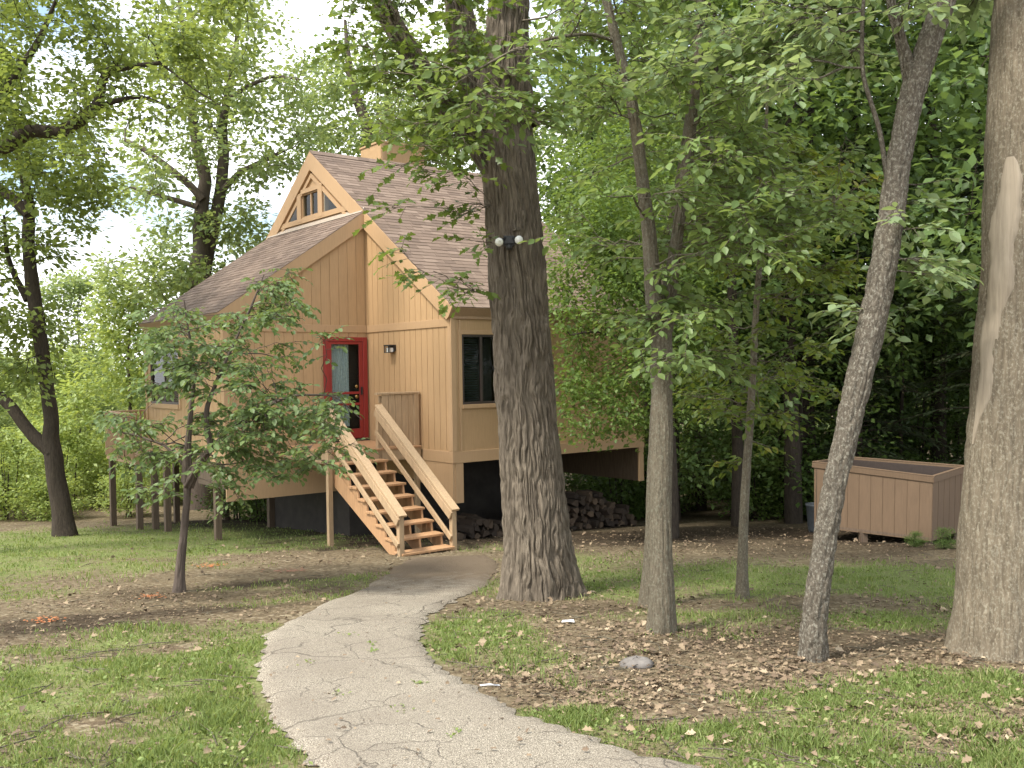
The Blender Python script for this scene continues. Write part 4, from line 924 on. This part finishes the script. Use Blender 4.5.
T.stem(trunk_px([(188, 470), (165, 445), (135, 435), (110, 430)], [yd, yd+.2, yd+.3, yd+.3]), [.022, .016, .011, .005])
tg = px_targets(r, [(105, 210, 410, 475), (180, 330, 330, 470), (215, 340, 385, 470), (150, 300, 300, 370), (225, 290, 262, 330), (150, 250, 310, 400), (170, 198, 292, 330), (255, 280, 262, 300), (295, 342, 385, 490), (125, 250, 440, 500), (155, 290, 355, 450), (200, 330, 400, 480), (325, 365, 425, 475)], 170, yd-1.25, yd+1.25)
T.fill(tg, .003, .02, .009, .08, minz=-.2)
finish(root, T, M['bgbark'], [T.sprays(10, 7, .082, .26, T_NEAR, .5, .8)], LEAF['dogwood'], dict(depth=.006, cells=9, step=.03, around=48, flare=.05, lob=4, wob=.06))

# ================================================================== MIDDLE DISTANCE TREES
# --- dark forked tree at the far side of the left lawn
p = gpt(66, 536); y3 = p[1]; root = tree_root('oak_tree', p, 'dark tree forked near the ground at the left end of the lawn', 'tree')
r = np.random.default_rng(21); T = Tree(r)
T.stem([p-np.array([0, 0, .2])]+trunk_px([(62, 510), (56, 480), (53, 455), (50, 440), (52, 420), (46, 380), (40, 335), (32, 285), (28, 240), (30, 205), (20, 160), (10, 110), (0, 40)], y3), [.26, .20, .185, .19, .18, .15, .14, .14, .145, .13, .12, .1, .08, .06, .03])
T.stem(trunk_px([(53, 452), (32, 435), (10, 405), (-15, 385), (-60, 330), (-110, 240), (-140, 120)], y3), [.14, .125, .115, .11, .10, .08, .04])
T.stem(trunk_px([(30, 215), (14, 200), (-10, 180), (-50, 140), (-90, 60)], y3), [.10, .1, .09, .08, .04])
T.stem(trunk_px([(28, 300), (14, 275), (6, 250), (4, 215)], y3), [.06, .05, .04, .02])
tg = np.vstack([px_targets(r, [(-120, 110, 130, 260), (-150, 60, -60, 140), (40, 120, 190, 230), (0, 100, 120, 200), (-140, 20, 220, 330), (0, 70, 310, 350), (-60, 30, 300, 400)], 240, y3-2.5, y3+2.5), px_targets(r, [(-150, 150, -260, -40)], 60, y3-2, y3+2)])
T.fill(tg, .008, .07, .012, .06, minz=2.0)
finish(root, T, M['darkbark'], [T.leaves(62, .16, .22, .14)], LEAF['light'], dict(depth=.012, cells=9, step=.09, around=48, flare=.05, lob=4, wob=.06))
# --- oak out of frame on the left whose limb crosses the top left
y4 = 15.5; p = np.array([-11.2, y4, 0]); root = tree_root('oak_tree', p, 'oak past the left edge whose crooked dark limb crosses the top left sky', 'tree')
r = np.random.default_rng(22); T = Tree(r); bz = float(ground_z(-11.2, y4))
T.stem([(-11.2, y4, bz-.2), (-11.15, y4, 0), (-11.1, y4, 2.2), (-11.0, y4, 4.2), (-10.9, y4, 7), (-10.7, y4, 10.5)], [.36, .3, .28, .26, .2, .06])
T.stem([(-11.0, y4, 3.6)]+trunk_px([(-90, 175), (-40, 155), (5, 148), (30, 130), (60, 133), (84, 118), (99, 104), (101, 84), (108, 70), (135, 66), (160, 63)], y4), [.17, .15, .13, .115, .11, .105, .1, .085, .07, .06, .045, .03])
T.stem(trunk_px([(90, 113), (110, 102), (140, 96), (175, 108)], y4+.1), [.05, .045, .035, .015])
T.stem(trunk_px([(160, 63), (195, 90), (220, 105)], y4), [.02, .016, .008]); T.stem(trunk_px([(-30, 152), (5, 90), (40, 40), (60, -10)], y4), [.08, .06, .05, .02])
tg = np.vstack([px_targets(r, [(-60, 130, -60, 110), (0, 210, 40, 120), (-20, 120, 100, 165), (100, 250, -30, 90), (-100, 20, 60, 160), (180, 240, -20, 40)], 190, y4-1.6, y4+2), ell_targets(r, (-10.3, y4, 9.5), (4, 4, 3.2), 90)])
T.fill(tg, .006, .05, .012, .05, minz=2.5)
finish(root, T, M['darkbark'], [T.leaves(54, .12, .16, .11)], LEAF['light'])
# --- oak behind the house
y5 = 29.0; p = np.array([*at(197, 300, y5)[:2], 0]); root = tree_root('oak_tree', p, 'tall twin-stemmed oak rising behind the left roof of the house', 'tree')
r = np.random.default_rng(23); T = Tree(r); bz = float(ground_z(p[0], p[1]))
T.stem([(p[0], p[1], bz-.2), (p[0], p[1], 0)]+trunk_px([(197, 290), (200, 270), (203, 255)], y5), [.55, .42, .36, .34, .32])
T.stem(trunk_px([(201, 265), (200, 225), (203, 195), (206, 180), (198, 150), (194, 130), (190, 95), (184, 40), (176, -30)], y5), [.25, .22, .2, .19, .17, .15, .12, .08, .04])
T.stem(trunk_px([(204, 268), (214, 225), (221, 190), (224, 155), (222, 125), (228, 95), (236, 50), (240, 0)], y5+.3), [.22, .2, .18, .17, .14, .12, .08, .04])
T.stem(trunk_px([(203, 200), (190, 185), (165, 165), (145, 150), (125, 140)], y5-.3), [.12, .11, .1, .08, .05]); T.stem(trunk_px([(198, 207), (175, 200), (150, 193), (130, 187)], y5-.4), [.09, .08, .06, .03])
T.stem(trunk_px([(223, 190), (240, 172), (265, 160), (285, 150)], y5), [.1, .09, .07, .04]); T.stem(trunk_px([(222, 140), (212, 130), (205, 110)], y5), [.08, .07, .04]); T.stem(trunk_px([(228, 100), (250, 85), (275, 75), (300, 80)], y5), [.08, .06, .05, .03])
tg = px_targets(r, [(120, 250, 20, 150), (150, 300, -60, 60), (230, 320, 50, 180), (225, 300, 160, 250), (110, 200, 130, 200), (140, 260, 200, 290), (90, 180, 230, 310), (180, 280, 60, 160)], 260, y5-3.2, y5+3.2)
T.fill(tg, .010, .08, .012, .05, minz=3.0)
finish(root, T, M['bgbark'], [T.leaves(66, .19, .27, .18)], LEAF['far'])
# --- oak right of it, behind the ridge
y6 = 33.0; p = np.array([*at(400, 300, y6)[:2], 0]); root = tree_root('oak_tree', p, 'leafy oak standing behind the chimney and roof ridge', 'tree')
r = np.random.default_rng(24); T = Tree(r); bz = float(ground_z(p[0], p[1]))
T.stem([(p[0], p[1], bz-.2)]+trunk_px([(400, 300), (395, 200), (365, 120), (350, 80), (345, 20)], y6), [.5, .36, .3, .2, .14, .05]); T.stem(trunk_px([(396, 210), (420, 140), (450, 80), (470, 0)], y6), [.22, .18, .14, .05])
T.fill(px_targets(r, [(315, 400, 60, 160), (330, 480, 110, 180), (380, 560, 20, 160), (300, 350, 90, 150), (330, 420, 50, 110)], 170, y6-3, y6+3), .010, .08, .012, .05, minz=3)
finish(root, T, M['bgbark'], [T.leaves(62, .20, .32, .22)], LEAF['far'])
# --- small-leaved tree against the right end of the house
p = gpt(676, 528); p = np.array([*at(672, 500, 17.6)[:2], 0]); y7 = 17.6; root = tree_root('small_leaved_tree', p, 'small-leaved bushy tree drooping over the right end of the house roof', 'tree')
r = np.random.default_rng(25); T = Tree(r); bz = float(ground_z(p[0], p[1]))
T.stem([(p[0], p[1], bz-.2)]+trunk_px([(672, 480), (668, 400), (660, 320), (648, 250), (640, 180), (636, 90)], y7), [.13, .11, .1, .09, .07, .05, .02])
T.stem(trunk_px([(668, 400), (640, 350), (600, 330), (570, 335)], [y7, y7-.2, y7-.3, y7-.3]), [.05, .04, .03, .012]); T.stem(trunk_px([(660, 320), (620, 260), (585, 225), (560, 215)], [y7, y7, y7+.1, y7+.2]), [.05, .04, .03, .012])
T.fill(px_targets(r, [(550, 650, 200, 330), (555, 650, 320, 420), (570, 700, 110, 230), (600, 720, 220, 420), (560, 660, 330, 440), (545, 620, 130, 290), (550, 640, 230, 320), (560, 640, 380, 440)], 310, y7-1.6, y7+1.0), .004, .02, .009, .02, minz=-.5)
finish(root, T, M['darkbark'], [T.leaves(72, .092, .20, .13, T_FAR, 1.0, .4)], LEAF['small'])

# ================================================================== THE WOODS
def make_kind(name, seed, h, cz0, rad, nt_, per, size, mat, bark, lean=.4, r0=.16, sx=.4, stems=1, up=1.0):
    r = np.random.default_rng(seed); T = Tree(r); root = empty(name, (0, 0, 0))
    for s_ in range(stems):
        a = r.uniform(0, 6.28); b = np.array([math.cos(a), math.sin(a)])*(.12*s_); d = np.array([math.cos(a), math.sin(a)])*lean
        pts = [(b[0]+d[0]*t*t+r.normal(0, .04*h/10), b[1]+d[1]*t*t+r.normal(0, .04*h/10), -.25+(h+.25)*t) for t in np.linspace(0, .93, 8)]
        T.stem(pts, [r0*1.2, r0, r0*.9, r0*.8, r0*.66, r0*.5, r0*.33, .02], 5)
    z = cz0+(h-cz0)*r.random(nt_)**.85; s_ = np.clip((z-cz0)/(h-cz0), 0, 1); rr = rad*(.45+.75*np.sin(math.pi*np.clip(s_*.85+.12, 0, 1)))*np.sqrt(r.random(nt_))
    a = r.uniform(0, 6.28, nt_); T.fill(np.stack([rr*np.cos(a)+lean*.4*math.cos(0), rr*np.sin(a), z], 1), .006, r0*.4, .010, .06, minz=cz0*.7)
    T.wood('trunk', bark, root); crown('crown', [T.leaves(per, size, sx, sx*.55, T_FAR, up)], mat, root); return root
kinds = {}
kinds['tall'] = [make_kind('woodland_tree', 31+i_, 16.5+i_, 3.0+.6*i_, 3.0, 165, 46, .23, LEAF['wood' if i_ != 1 else 'dark'], M['darkbark'], .7, .15+.02*i_) for i_ in range(3)]
kinds['under'] = [make_kind('understory_tree', 41+i_, 6.5+i_, .9, 2.0, 100, 52, .15, LEAF[['dark', 'wood', 'dark'][i_]], M['darkbark'], .6, .05, .3, 1+(i_ == 1)) for i_ in range(3)]
kinds['bush'] = [make_kind('leafy_bush', 51+i_, 1.9+.3*i_, .1, 1.1, 60, 52, .12, LEAF['wood'], M['darkbark'], .3, .03, .22, 4) for i_ in range(2)]
kinds['brightbush'] = [make_kind('bright_bush', 61+i_, 2.0+.5*i_, .05, 1.35, 70, 55, .15, LEAF['bright'], M['darkbark'], .3, .03, .26, 4) for i_ in range(3)]
kinds['fartree'] = [make_kind('valley_tree', 71+i_, 11+2*i_, 1.2, 3.2, 160, 50, .34, LEAF[['far', 'bright', 'far'][i_]], M['bgbark'], .5, .14, .5) for i_ in range(3)]
def cedar(seed, h):
    r = np.random.default_rng(seed); T = Tree(r); root = empty('conifer', (0, 0, 0))
    T.stem([(0, 0, -.2), (.05, .03, h*.3), (-.04, .02, h*.6), (0, 0, h)], [.15, .12, .08, .015], 6); pos, dr = [], []
    for k_ in range(74):
        z = .8+(h-1.0)*(k_/74)**1.0; a = r.uniform(0, 6.28); ln_ = (2.5*(1-z/h*.8))*r.uniform(.6, 1.1); u = np.linspace(0, 1, 7)
        d = np.array([math.cos(a), math.sin(a)]); c = np.stack([d[0]*u*ln_+r.normal(0, .05, 7)*u, d[1]*u*ln_+r.normal(0, .05, 7)*u, z+.12*ln_*u-.33*ln_*u*u], 1); T.br.append((c, np.linspace(.022, .005, 7), False))
        n = 150; q_ = r.random(n)**.7*6; i_ = np.minimum(q_.astype(int), 5); p_ = c[i_]+(c[i_+1]-c[i_])*(q_-i_)[:, None]
        side = np.array([-d[1], d[0], 0]); off = r.normal(0, .16, n)*np.clip(q_/4, .3, 1); pos.append(p_+side*off[:, None]+r.normal(0, .03, (n, 3))); dr.append(np.array([d[0], d[1], 0])*.6+side*np.sign(off)[:, None]*.8+np.array([0, 0, -.35])+r.normal(0, .2, (n, 3)))
    pos = np.vstack(pos); dr = np.vstack(dr); V_, F_i, Z_ = leaf_arrays(pos, dr, r.normal(0, .3, pos.shape)+[0, 0, 1], .17*r.uniform(.6, 1.3, len(pos)), (T_FAR[0]*np.array([.45, 1, .5]), T_FAR[1]))
    T.wood('trunk', M['darkbark'], root); crown('crown', [(V_, F_i, Z_)], LEAF['cedar'], root); return root
kinds['conifer'] = [cedar(81, 8.5), cedar(82, 10)]
used = set()
def place(kind, i_, x, y, sc, label, cat, group, rz=None, dz=0):
    src = kinds[kind][i_ % len(kinds[kind])]
    if id(src) in used: o = copy_tree(src, label, group)
    else: o = src; used.add(id(src)); o['label'] = label; o['group'] = group
    o['category'] = cat; o.location = (x, y, float(ground_z(x, y))+dz); o.rotation_euler = (0, 0, rng.uniform(0, 6.28) if rz is None else rz); o.scale = (sc,)*3; return o
def in_house(x, y, mrg=1.2):
    d = np.array([x-OX, y-OY]); u = d@UI; v = d@VI
    return (-LA-mrg < u < LD+mrg and -mrg < v < FAR+mrg)
# trunks the photo shows in the dark woods
for i_, (px, y, sc, lb_) in enumerate([(735, 20.2, .80, 'dark bent trunk in the woods left of the thin tree'), (790, 20.8, 1.0, 'dark trunk just left of the brown enclosure'), (809, 23.0, 1.15, 'straight black trunk behind the left corner of the brown enclosure'),
                                       (852, 25.0, .9, 'dark trunk behind the leaning grey tree'), (893, 27.0, 1.1, 'far dark trunk above the middle of the brown enclosure'), (940, 24.5, 1.0, 'dark trunk behind the right end of the brown enclosure'), (700, 26.0, .9, 'dark trunk deep in the woods right of the forked tree'), (1010, 17.5, 1.0, 'dark trunk behind the huge pale trunk')]):
    q_ = at(px, 400, y); place('tall', i_, q_[0], q_[1], sc, lb_, 'tree', 'trees of the dark woods on the right')
def scatter(n, area, kind, sc, mind, label, cat, group, seed, cond=lambda x, y: True, taken=[]):
    r = np.random.default_rng(seed); pts = []; k_ = 0
    while len(pts) < n and k_ < 6000:
        k_ += 1; y = r.uniform(area[2], area[3]); x = r.uniform(area[0], area[1])*y
        if in_house(x, y) or not cond(x, y) or any((x-a)**2+(y-b)**2 < mind**2 for a, b in pts): continue
        pts.append((x, y)); place(kind, r.integers(9), x, y, r.uniform(*sc), label, cat, group)
scatter(28, (.08, .85, 24, 46), 'tall', (.75, 1.1), 2.6, 'tall leafy tree deep in the dark woods on the right', 'tree', 'trees of the dark woods on the right', 1, lambda x, y: not .295 < x/y < .385)
scatter(40, (.10, .80, 20.8, 36), 'under', (.7, 1.15), 1.3, 'low understory tree among the dark trunks on the right', 'tree', 'understory trees of the dark woods', 2, lambda x, y: not (5.2 < x < 8.6 and y < 19.5))
scatter(48, (.10, .75, 21.6, 31), 'bush', (.5, 1.0), .9, 'dark green bush on the floor of the woods', 'bush', 'bushes on the floor of the dark woods', 3)
for i_, (x, y, sc, lb_) in enumerate([(10.2, 20.5, 1.0, 'dark conifer with drooping branches behind the enclosure, right of leaning tree'), (8.0, 22.2, .9, 'dark conifer with brownish boughs directly behind the enclosure'), (11.8, 18.5, .8, 'dark drooping conifer beside the huge pale trunk'), (9.3, 25.5, 1.1, 'tall dark conifer deepest behind the enclosure')]): place('conifer', i_, x, y, sc, lb_, 'conifer', 'conifers behind the enclosure')
# behind the house and in the valley to the left
scatter(10, (-.22, .12, 36, 56), 'tall', (.8, 1.0), 3.5, 'green tree beyond the house seen over its roof', 'tree', 'trees beyond the house', 4)
scatter(22, (-.62, -.24, 36, 66), 'fartree', (.3, .62), 3.0, 'pale green tree of the valley beyond the left lawn', 'tree', 'trees of the valley beyond the lawn', 5)
scatter(40, (-.62, -.13, 25.0, 36), 'brightbush', (.3, .95), 1.2, 'bright yellow-green bush along the far edge of the left lawn', 'bush', 'bright bushes along the far edge of the lawn', 6)
for i_, (u_, v_, sc) in enumerate([(6.2, 2.0, .9), (7.0, 4.2, 1.0), (6.0, 5.6, 1.0), (8.0, 3.0, 1.1), (6.6, 7.5, 1.1)]):
    w_ = hw(u_, v_); place('bush', i_, w_[0], w_[1], sc, 'green bush beyond the right end of the house, seen past the firewood', 'bush', 'bushes under and behind the house')
q_ = at(128, 380, 31); place('fartree', 1, q_[0], q_[1], .55, 'bright yellow-green young tree left of the house corner', 'tree', 'trees of the valley beyond the lawn')
place('bush', 0, *at(915, 545, 15.6)[:2], .13, 'low leafy weed growing against the front of the enclosure', 'weed', 'weeds by the enclosure'); place('bush', 1, *at(945, 545, 15.2)[:2], .15, 'low leafy weed at the right corner of the enclosure', 'weed', 'weeds by the enclosure'); place('bush', 0, *at(265, 520, 24.2)[:2], .7, 'green bush seen under the house beside the foundation', 'bush', 'bushes under and behind the house')
place('bush', 1, *at(240, 520, 25.5)[:2], .8, 'green bush seen below the skirt panel left of the foundation', 'bush', 'bushes under and behind the house')

# far-off woods closing the view
def far_woods():
    r = np.random.default_rng(91); n = 60000; a = r.uniform(-.95, 1.05, n); d = r.uniform(62, 95, n); x = a*d; top = 5.0+4.5*smooth_noise(a*9+30, a*0)+3*smooth_noise(a*31, a*0+3)+np.where(a > .42, 6, np.where(a > .05, 3, np.where(a < -.3, -3.5, 0))); u = r.random(n)**.8
    z = ground_z(x, d)+u*top; pos = np.stack([x, d, z], 1); q_ = smooth_noise(x*.35, z*.45+d*.1); keep = q_+.25*r.random(n) > .33; pos = pos[keep]
    dr = r.normal(0, 1, pos.shape); dr[:, 2] -= .4; return leaf_arrays(pos, dr, r.normal(0, .6, pos.shape)+[0, -.4, .8], r.uniform(.5, 1.0, len(pos)), T_FAR)
o = crown('distant_woods', [far_woods()], LEAF['far'], None); tag(o, 'mass of distant woodland closing the view beyond the valley and the trees', 'woods', kind='stuff')

# ================================================================== GROUND COVER
def in_path(x, y):
    c = (A+B)/2; hwid = ln/2; d = np.min(np.hypot(x[:, None]-c[None, ::3, 0], y[:, None]-c[None, ::3, 1])/(hwid[None, ::3]), axis=1); return d
def sample_ground(r, n, y0, y1, spread=.60):
    u = r.random(n); y = 1/(1/y0+(1/y1-1/y0)*u); x = (r.random(n)*2-1)*spread*y; return x, y
r = np.random.default_rng(101); x, y = sample_ground(r, 560000, 4.2, 27)
g = grass_mask(x, y); d = in_path(x, y); keep = (r.random(len(x)) < np.clip(g*1.05-.16, .0, .8)*np.clip(smooth_noise(x*5+3, y*5+1)*1.6-.25, .08, 1)) & (d > .965+.03*smooth_noise(x*4, y*4)); x, y = x[keep], y[keep]; n = len(x); hgt = r.uniform(.014, .042, n)*(.6+.9*smooth_noise(x*2, y*2)+1.5*np.clip(smooth_noise(x*2.7+9, y*2.7)-.62, 0, 1)*3); a = r.uniform(0, 6.28, n); wd = .0020+.00042*y
z = ground_z(x, y); dx, dy = np.cos(a), np.sin(a); le = r.normal(0, .5, (n, 2))
Vg = np.stack([np.stack([x-dx*wd, y-dy*wd, z-.01], 1), np.stack([x+dx*wd, y+dy*wd, z-.01], 1), np.stack([x+le[:, 0]*hgt*.45+dx*wd*.6, y+le[:, 1]*hgt*.45+dy*wd*.6, z+hgt*.65], 1), np.stack([x+le[:, 0]*hgt, y+le[:, 1]*hgt, z+hgt], 1), np.stack([x+le[:, 0]*hgt*.45-dx*wd*.6, y+le[:, 1]*hgt*.45-dy*wd*.6, z+hgt*.65], 1)], 1).reshape(-1, 3)
Fg = (np.arange(n)[:, None]*5+np.array([0, 1, 2, 3, 4])[None]).ravel()
M['blade'] = leaf_mat('grass_blade', (.10, .155, .042), (.25, .32, .105), (.44, .38, .21), .38, .6)
o = link('grass', mesh_np('grass', Vg, Fg, np.full(n, 5)), M['blade']); tag(o, 'patchy short green grass over the lawns on both sides of the path', 'grass', kind='stuff')
# broad-leaved weeds in the grass
x, y = sample_ground(r, 15000, 4.4, 22); g = grass_mask(x, y); d = in_path(x, y); keep = (r.random(len(x)) < np.clip(g*.9-.1, 0, 1)*(smooth_noise(x*1.7+4, y*1.7) > .5)) & (d > 1.03); x, y = x[keep], y[keep]; n = len(x)
tx, ty = [], []
for px_, py_ in ((375, 650), (372, 657), (340, 700), (420, 690), (350, 640), (455, 742), (310, 668), (398, 716)):
    c_ = gpt(px_, py_); tx += list(c_[0]+r.normal(0, .035, 9)); ty += list(c_[1]+r.normal(0, .05, 9))
lift_ = np.concatenate([np.zeros(n), np.full(len(tx), .04)]); x = np.concatenate([x, tx]); y = np.concatenate([y, ty]); n = len(x)
pos = np.stack([x, y, ground_z(x, y)+r.uniform(.01, .05, n)*np.where(lift_ > 0, .3, 1)+lift_], 1); dr = r.normal(0, 1, (n, 3)); dr[:, 2] = .35
o = crown('lawn_weeds', [leaf_arrays(pos, dr, r.normal(0, .3, (n, 3))+[0, 0, 1], r.uniform(.018, .042, n), T_FAR)], M['blade'], None); tag(o, 'small broad-leaved weeds scattered through the grass', 'weeds', kind='stuff')
# fallen leaves
def leaf_litter_mat():
    m, t, b = new_mat('dry_fallen_leaf'); c = ramp(t, island(t), [(0, (.085, .058, .036)), (.45, (.18, .128, .08)), (.9, (.26, .195, .12)), (1, (.38, .30, .20))]); t.links.new(c, b.inputs['Base Color']); b.inputs['Roughness'].default_value = .8; return m
x, y = sample_ground(r, 105000, 4.2, 25); bare = blobs(BARE, x, y); g = grass_mask(x, y); d = in_path(x, y); litter = blobs([blob(690, 655, 2.4, 1.5, 1), blob(830, 650, 1.6, 1.0, .9), blob(990, 720, .8, 1.0, 1), blob(700, 540, 7, 2.6, .95), blob(560, 560, 2.5, 2.5, .7), blob(620, 600, 1.5, 1.3, .7), blob(330, 553, 2.4, 1.6, .75), blob(260, 600, 2.4, 1.0, .35), blob(500, 690, .8, 1.0, .5), blob(900, 620, 1.6, 1.5, .6)], x, y)
prob = .010+.36*litter*(smooth_noise(x*1.9+2, y*1.9)**2+.05)*(1.1-.7*g); prob = np.where(d < 1.0, .008, prob); keep = r.random(len(x)) < prob; x, y = x[keep], y[keep]; n = len(x)
onp = in_path(x, y) < 1.0; pos = np.stack([x, y, ground_z(x, y)+np.where(onp, .05, .012)+r.uniform(0, .025, n)], 1); dr = r.normal(0, 1, (n, 3)); dr[:, 2] *= .22
TL = (T_OAK[0]*np.array([1, 1, 1.4]), T_OAK[1])
o = crown('fallen_leaves', [leaf_arrays(pos, dr, r.normal(0, .35, (n, 3))+[0, 0, 1], r.uniform(.022, .075, n)*(1+.03*(y-5))*np.where(onp, .6, 1), TL)], leaf_litter_mat(), None); tag(o, 'dry tan and brown oak leaves scattered over the bare ground', 'fallen leaves', kind='stuff')
# crumbled litter and twigs
x, y = sample_ground(r, 190000, 4.2, 25); litter2 = blobs([blob(690, 655, 2.6, 1.7, 1), blob(830, 650, 1.6, 1.0, .9), blob(990, 720, .8, 1.0, 1), blob(700, 540, 7, 2.6, .95), blob(560, 580, 2.0, 2.5, .8), blob(330, 553, 2.4, 1.6, .85), blob(200, 600, 3.0, 1.2, .6), blob(500, 690, .8, 1.0, .5), blob(60, 630, 2, 1, .5), blob(900, 620, 1.6, 1.5, .6)], x, y)
keep = (r.random(len(x)) < .03+.55*litter2*(.25+smooth_noise(x*3+8, y*3))) & (in_path(x, y) > .97); x, y = x[keep], y[keep]; n = len(x); dr = r.normal(0, 1, (n, 3)); dr[:, 2] *= .25
m = leaf_litter_mat(); m.name = 'crumbled_leaf'
for e_ in m.node_tree.nodes['Color Ramp'].color_ramp.elements: e_.color = (e_.color[0]*.8, e_.color[1]*.78, e_.color[2]*.74, 1)
o = crown('leaf_litter', [leaf_arrays(np.stack([x, y, ground_z(x, y)+r.uniform(.004, .016, n)], 1), dr, r.normal(0, .4, (n, 3))+[0, 0, 1], r.uniform(.012, .034, n)*(1+.035*(y-5)), T_FAR)], m, None); tag(o, 'crumbled brown leaf litter over the bare soil', 'leaf litter', kind='stuff')
mb = MB(); x, y = sample_ground(r, 420, 4.5, 22); d_ = in_path(x, y)
for a_, b_, q_ in zip(x, y, d_):
    if q_ < 1.0 and r.random() < .75: continue
    h_ = r.uniform(0, 6.28); l_ = r.uniform(.05, .22); g0 = float(ground_z(a_, b_)); k_ = r.normal(0, .02)
    mb.tube([(a_-l_*math.cos(h_), b_-l_*math.sin(h_), g0+.012), (a_+k_, b_+k_, g0+.022), (a_+l_*math.cos(h_), b_+l_*math.sin(h_), g0+.012)], [.004, .0045, .002], 4)
o = mb.build('fallen_twigs', M['midbark']); tag(o, 'thin dry twigs fallen about the ground under the trees', 'twigs', kind='stuff')
# small things on the ground ----------------------------------------------------
def paint_mark(px, py, rad, col, label):
    p_ = gpt(px, py); r = np.random.default_rng(px); parts = MB()
    for k_ in range(60):
        c = p_[:2]+r.normal(0, rad*.62, 2)*np.array([1.3, 1.0]); s_ = rad*r.uniform(.04, .15); pts = []
        for t_ in np.linspace(0, 6.28, 9)[:-1]: 
            q_ = c+s_*r.uniform(.6, 1.3)*np.array([math.cos(t_), math.sin(t_)]); pts.append((q_[0]-p_[0], q_[1]-p_[1], float(ground_z(*q_))-p_[2]+.008+.0006*k_))
        b_ = len(parts.V); parts.V += pts; parts.F.append(list(range(b_, b_+8))); parts.sm.append(False)
    if col not in M: M[col] = plain(col, {'orange_paint': (.52, .17, .05), 'red_paint': (.30, .10, .07)}[col], .9, 0, .3, 30)
    o = parts.build('paint_mark', M[col]); o.location = p_; tag(o, label, 'paint mark', 'spray paint marks on the bare soil')
paint_mark(208, 567, .16, 'orange_paint', 'orange spray paint mark on the soil right of the small tree'); paint_mark(152, 598, .11, 'orange_paint', 'orange spray paint mark just left of the small tree'); paint_mark(47, 622, .11, 'orange_paint', 'faint orange spray paint mark at the far left of the bare soil'); paint_mark(290, 572, .17, 'red_paint', 'dull red paint mark on the bare soil near the landing post')
p_ = gpt(568, 624); o = MB().prism([(-.06, -.01, .02), (.0, -.025, .03), (.06, -.01, .018), (.055, .03, .03), (-.05, .02, .028)], (0, .002, .004)).build('paper_scrap', M['paper']); o.location = p_; tag(o, 'small white paper scrap on the litter right of the oak', 'litter')
p_ = gpt(490, 687); o = MB().tube([(-.07, 0, .012), (0, .004, .016), (.07, -.006, .012)], [.006, .007, .005], 6).build('white_stick', M['paper']); o.location = p_; tag(o, 'short white stick lying at the right edge of the path', 'stick')
r = np.random.default_rng(5); mb = MB(); mb.lathe((0, 0, 0), [(.0, -.03), (.09, -.02), (.105, .02), (.075, .055), (.03, .065), (0, .064)], 11); mb.V = [(v_[0]*1.25+r.normal(0, .006), v_[1]+r.normal(0, .006), v_[2]+r.normal(0, .004)) for v_ in mb.V]; o = mb.build('rock', M['stone']); o.location = gpt(637, 666); tag(o, 'grey rock on the leaf litter below the forked tree', 'rock')
o = MB().lathe((0, 0, 0), [(0, 0), (.17, 0), (.19, .05), (.22, .5), (.235, .52), (.235, .55), (.215, .55), (.19, .08), (0, .07)], 20).build('bucket', M['bluegrey']); q_ = at(818, 520, 18.6); o.location = (q_[0], q_[1], float(ground_z(q_[0], q_[1]))+.25); o.location.z = float(ground_z(q_[0], q_[1])); tag(o, 'blue-grey plastic bin in the shade left of the enclosure', 'bin')
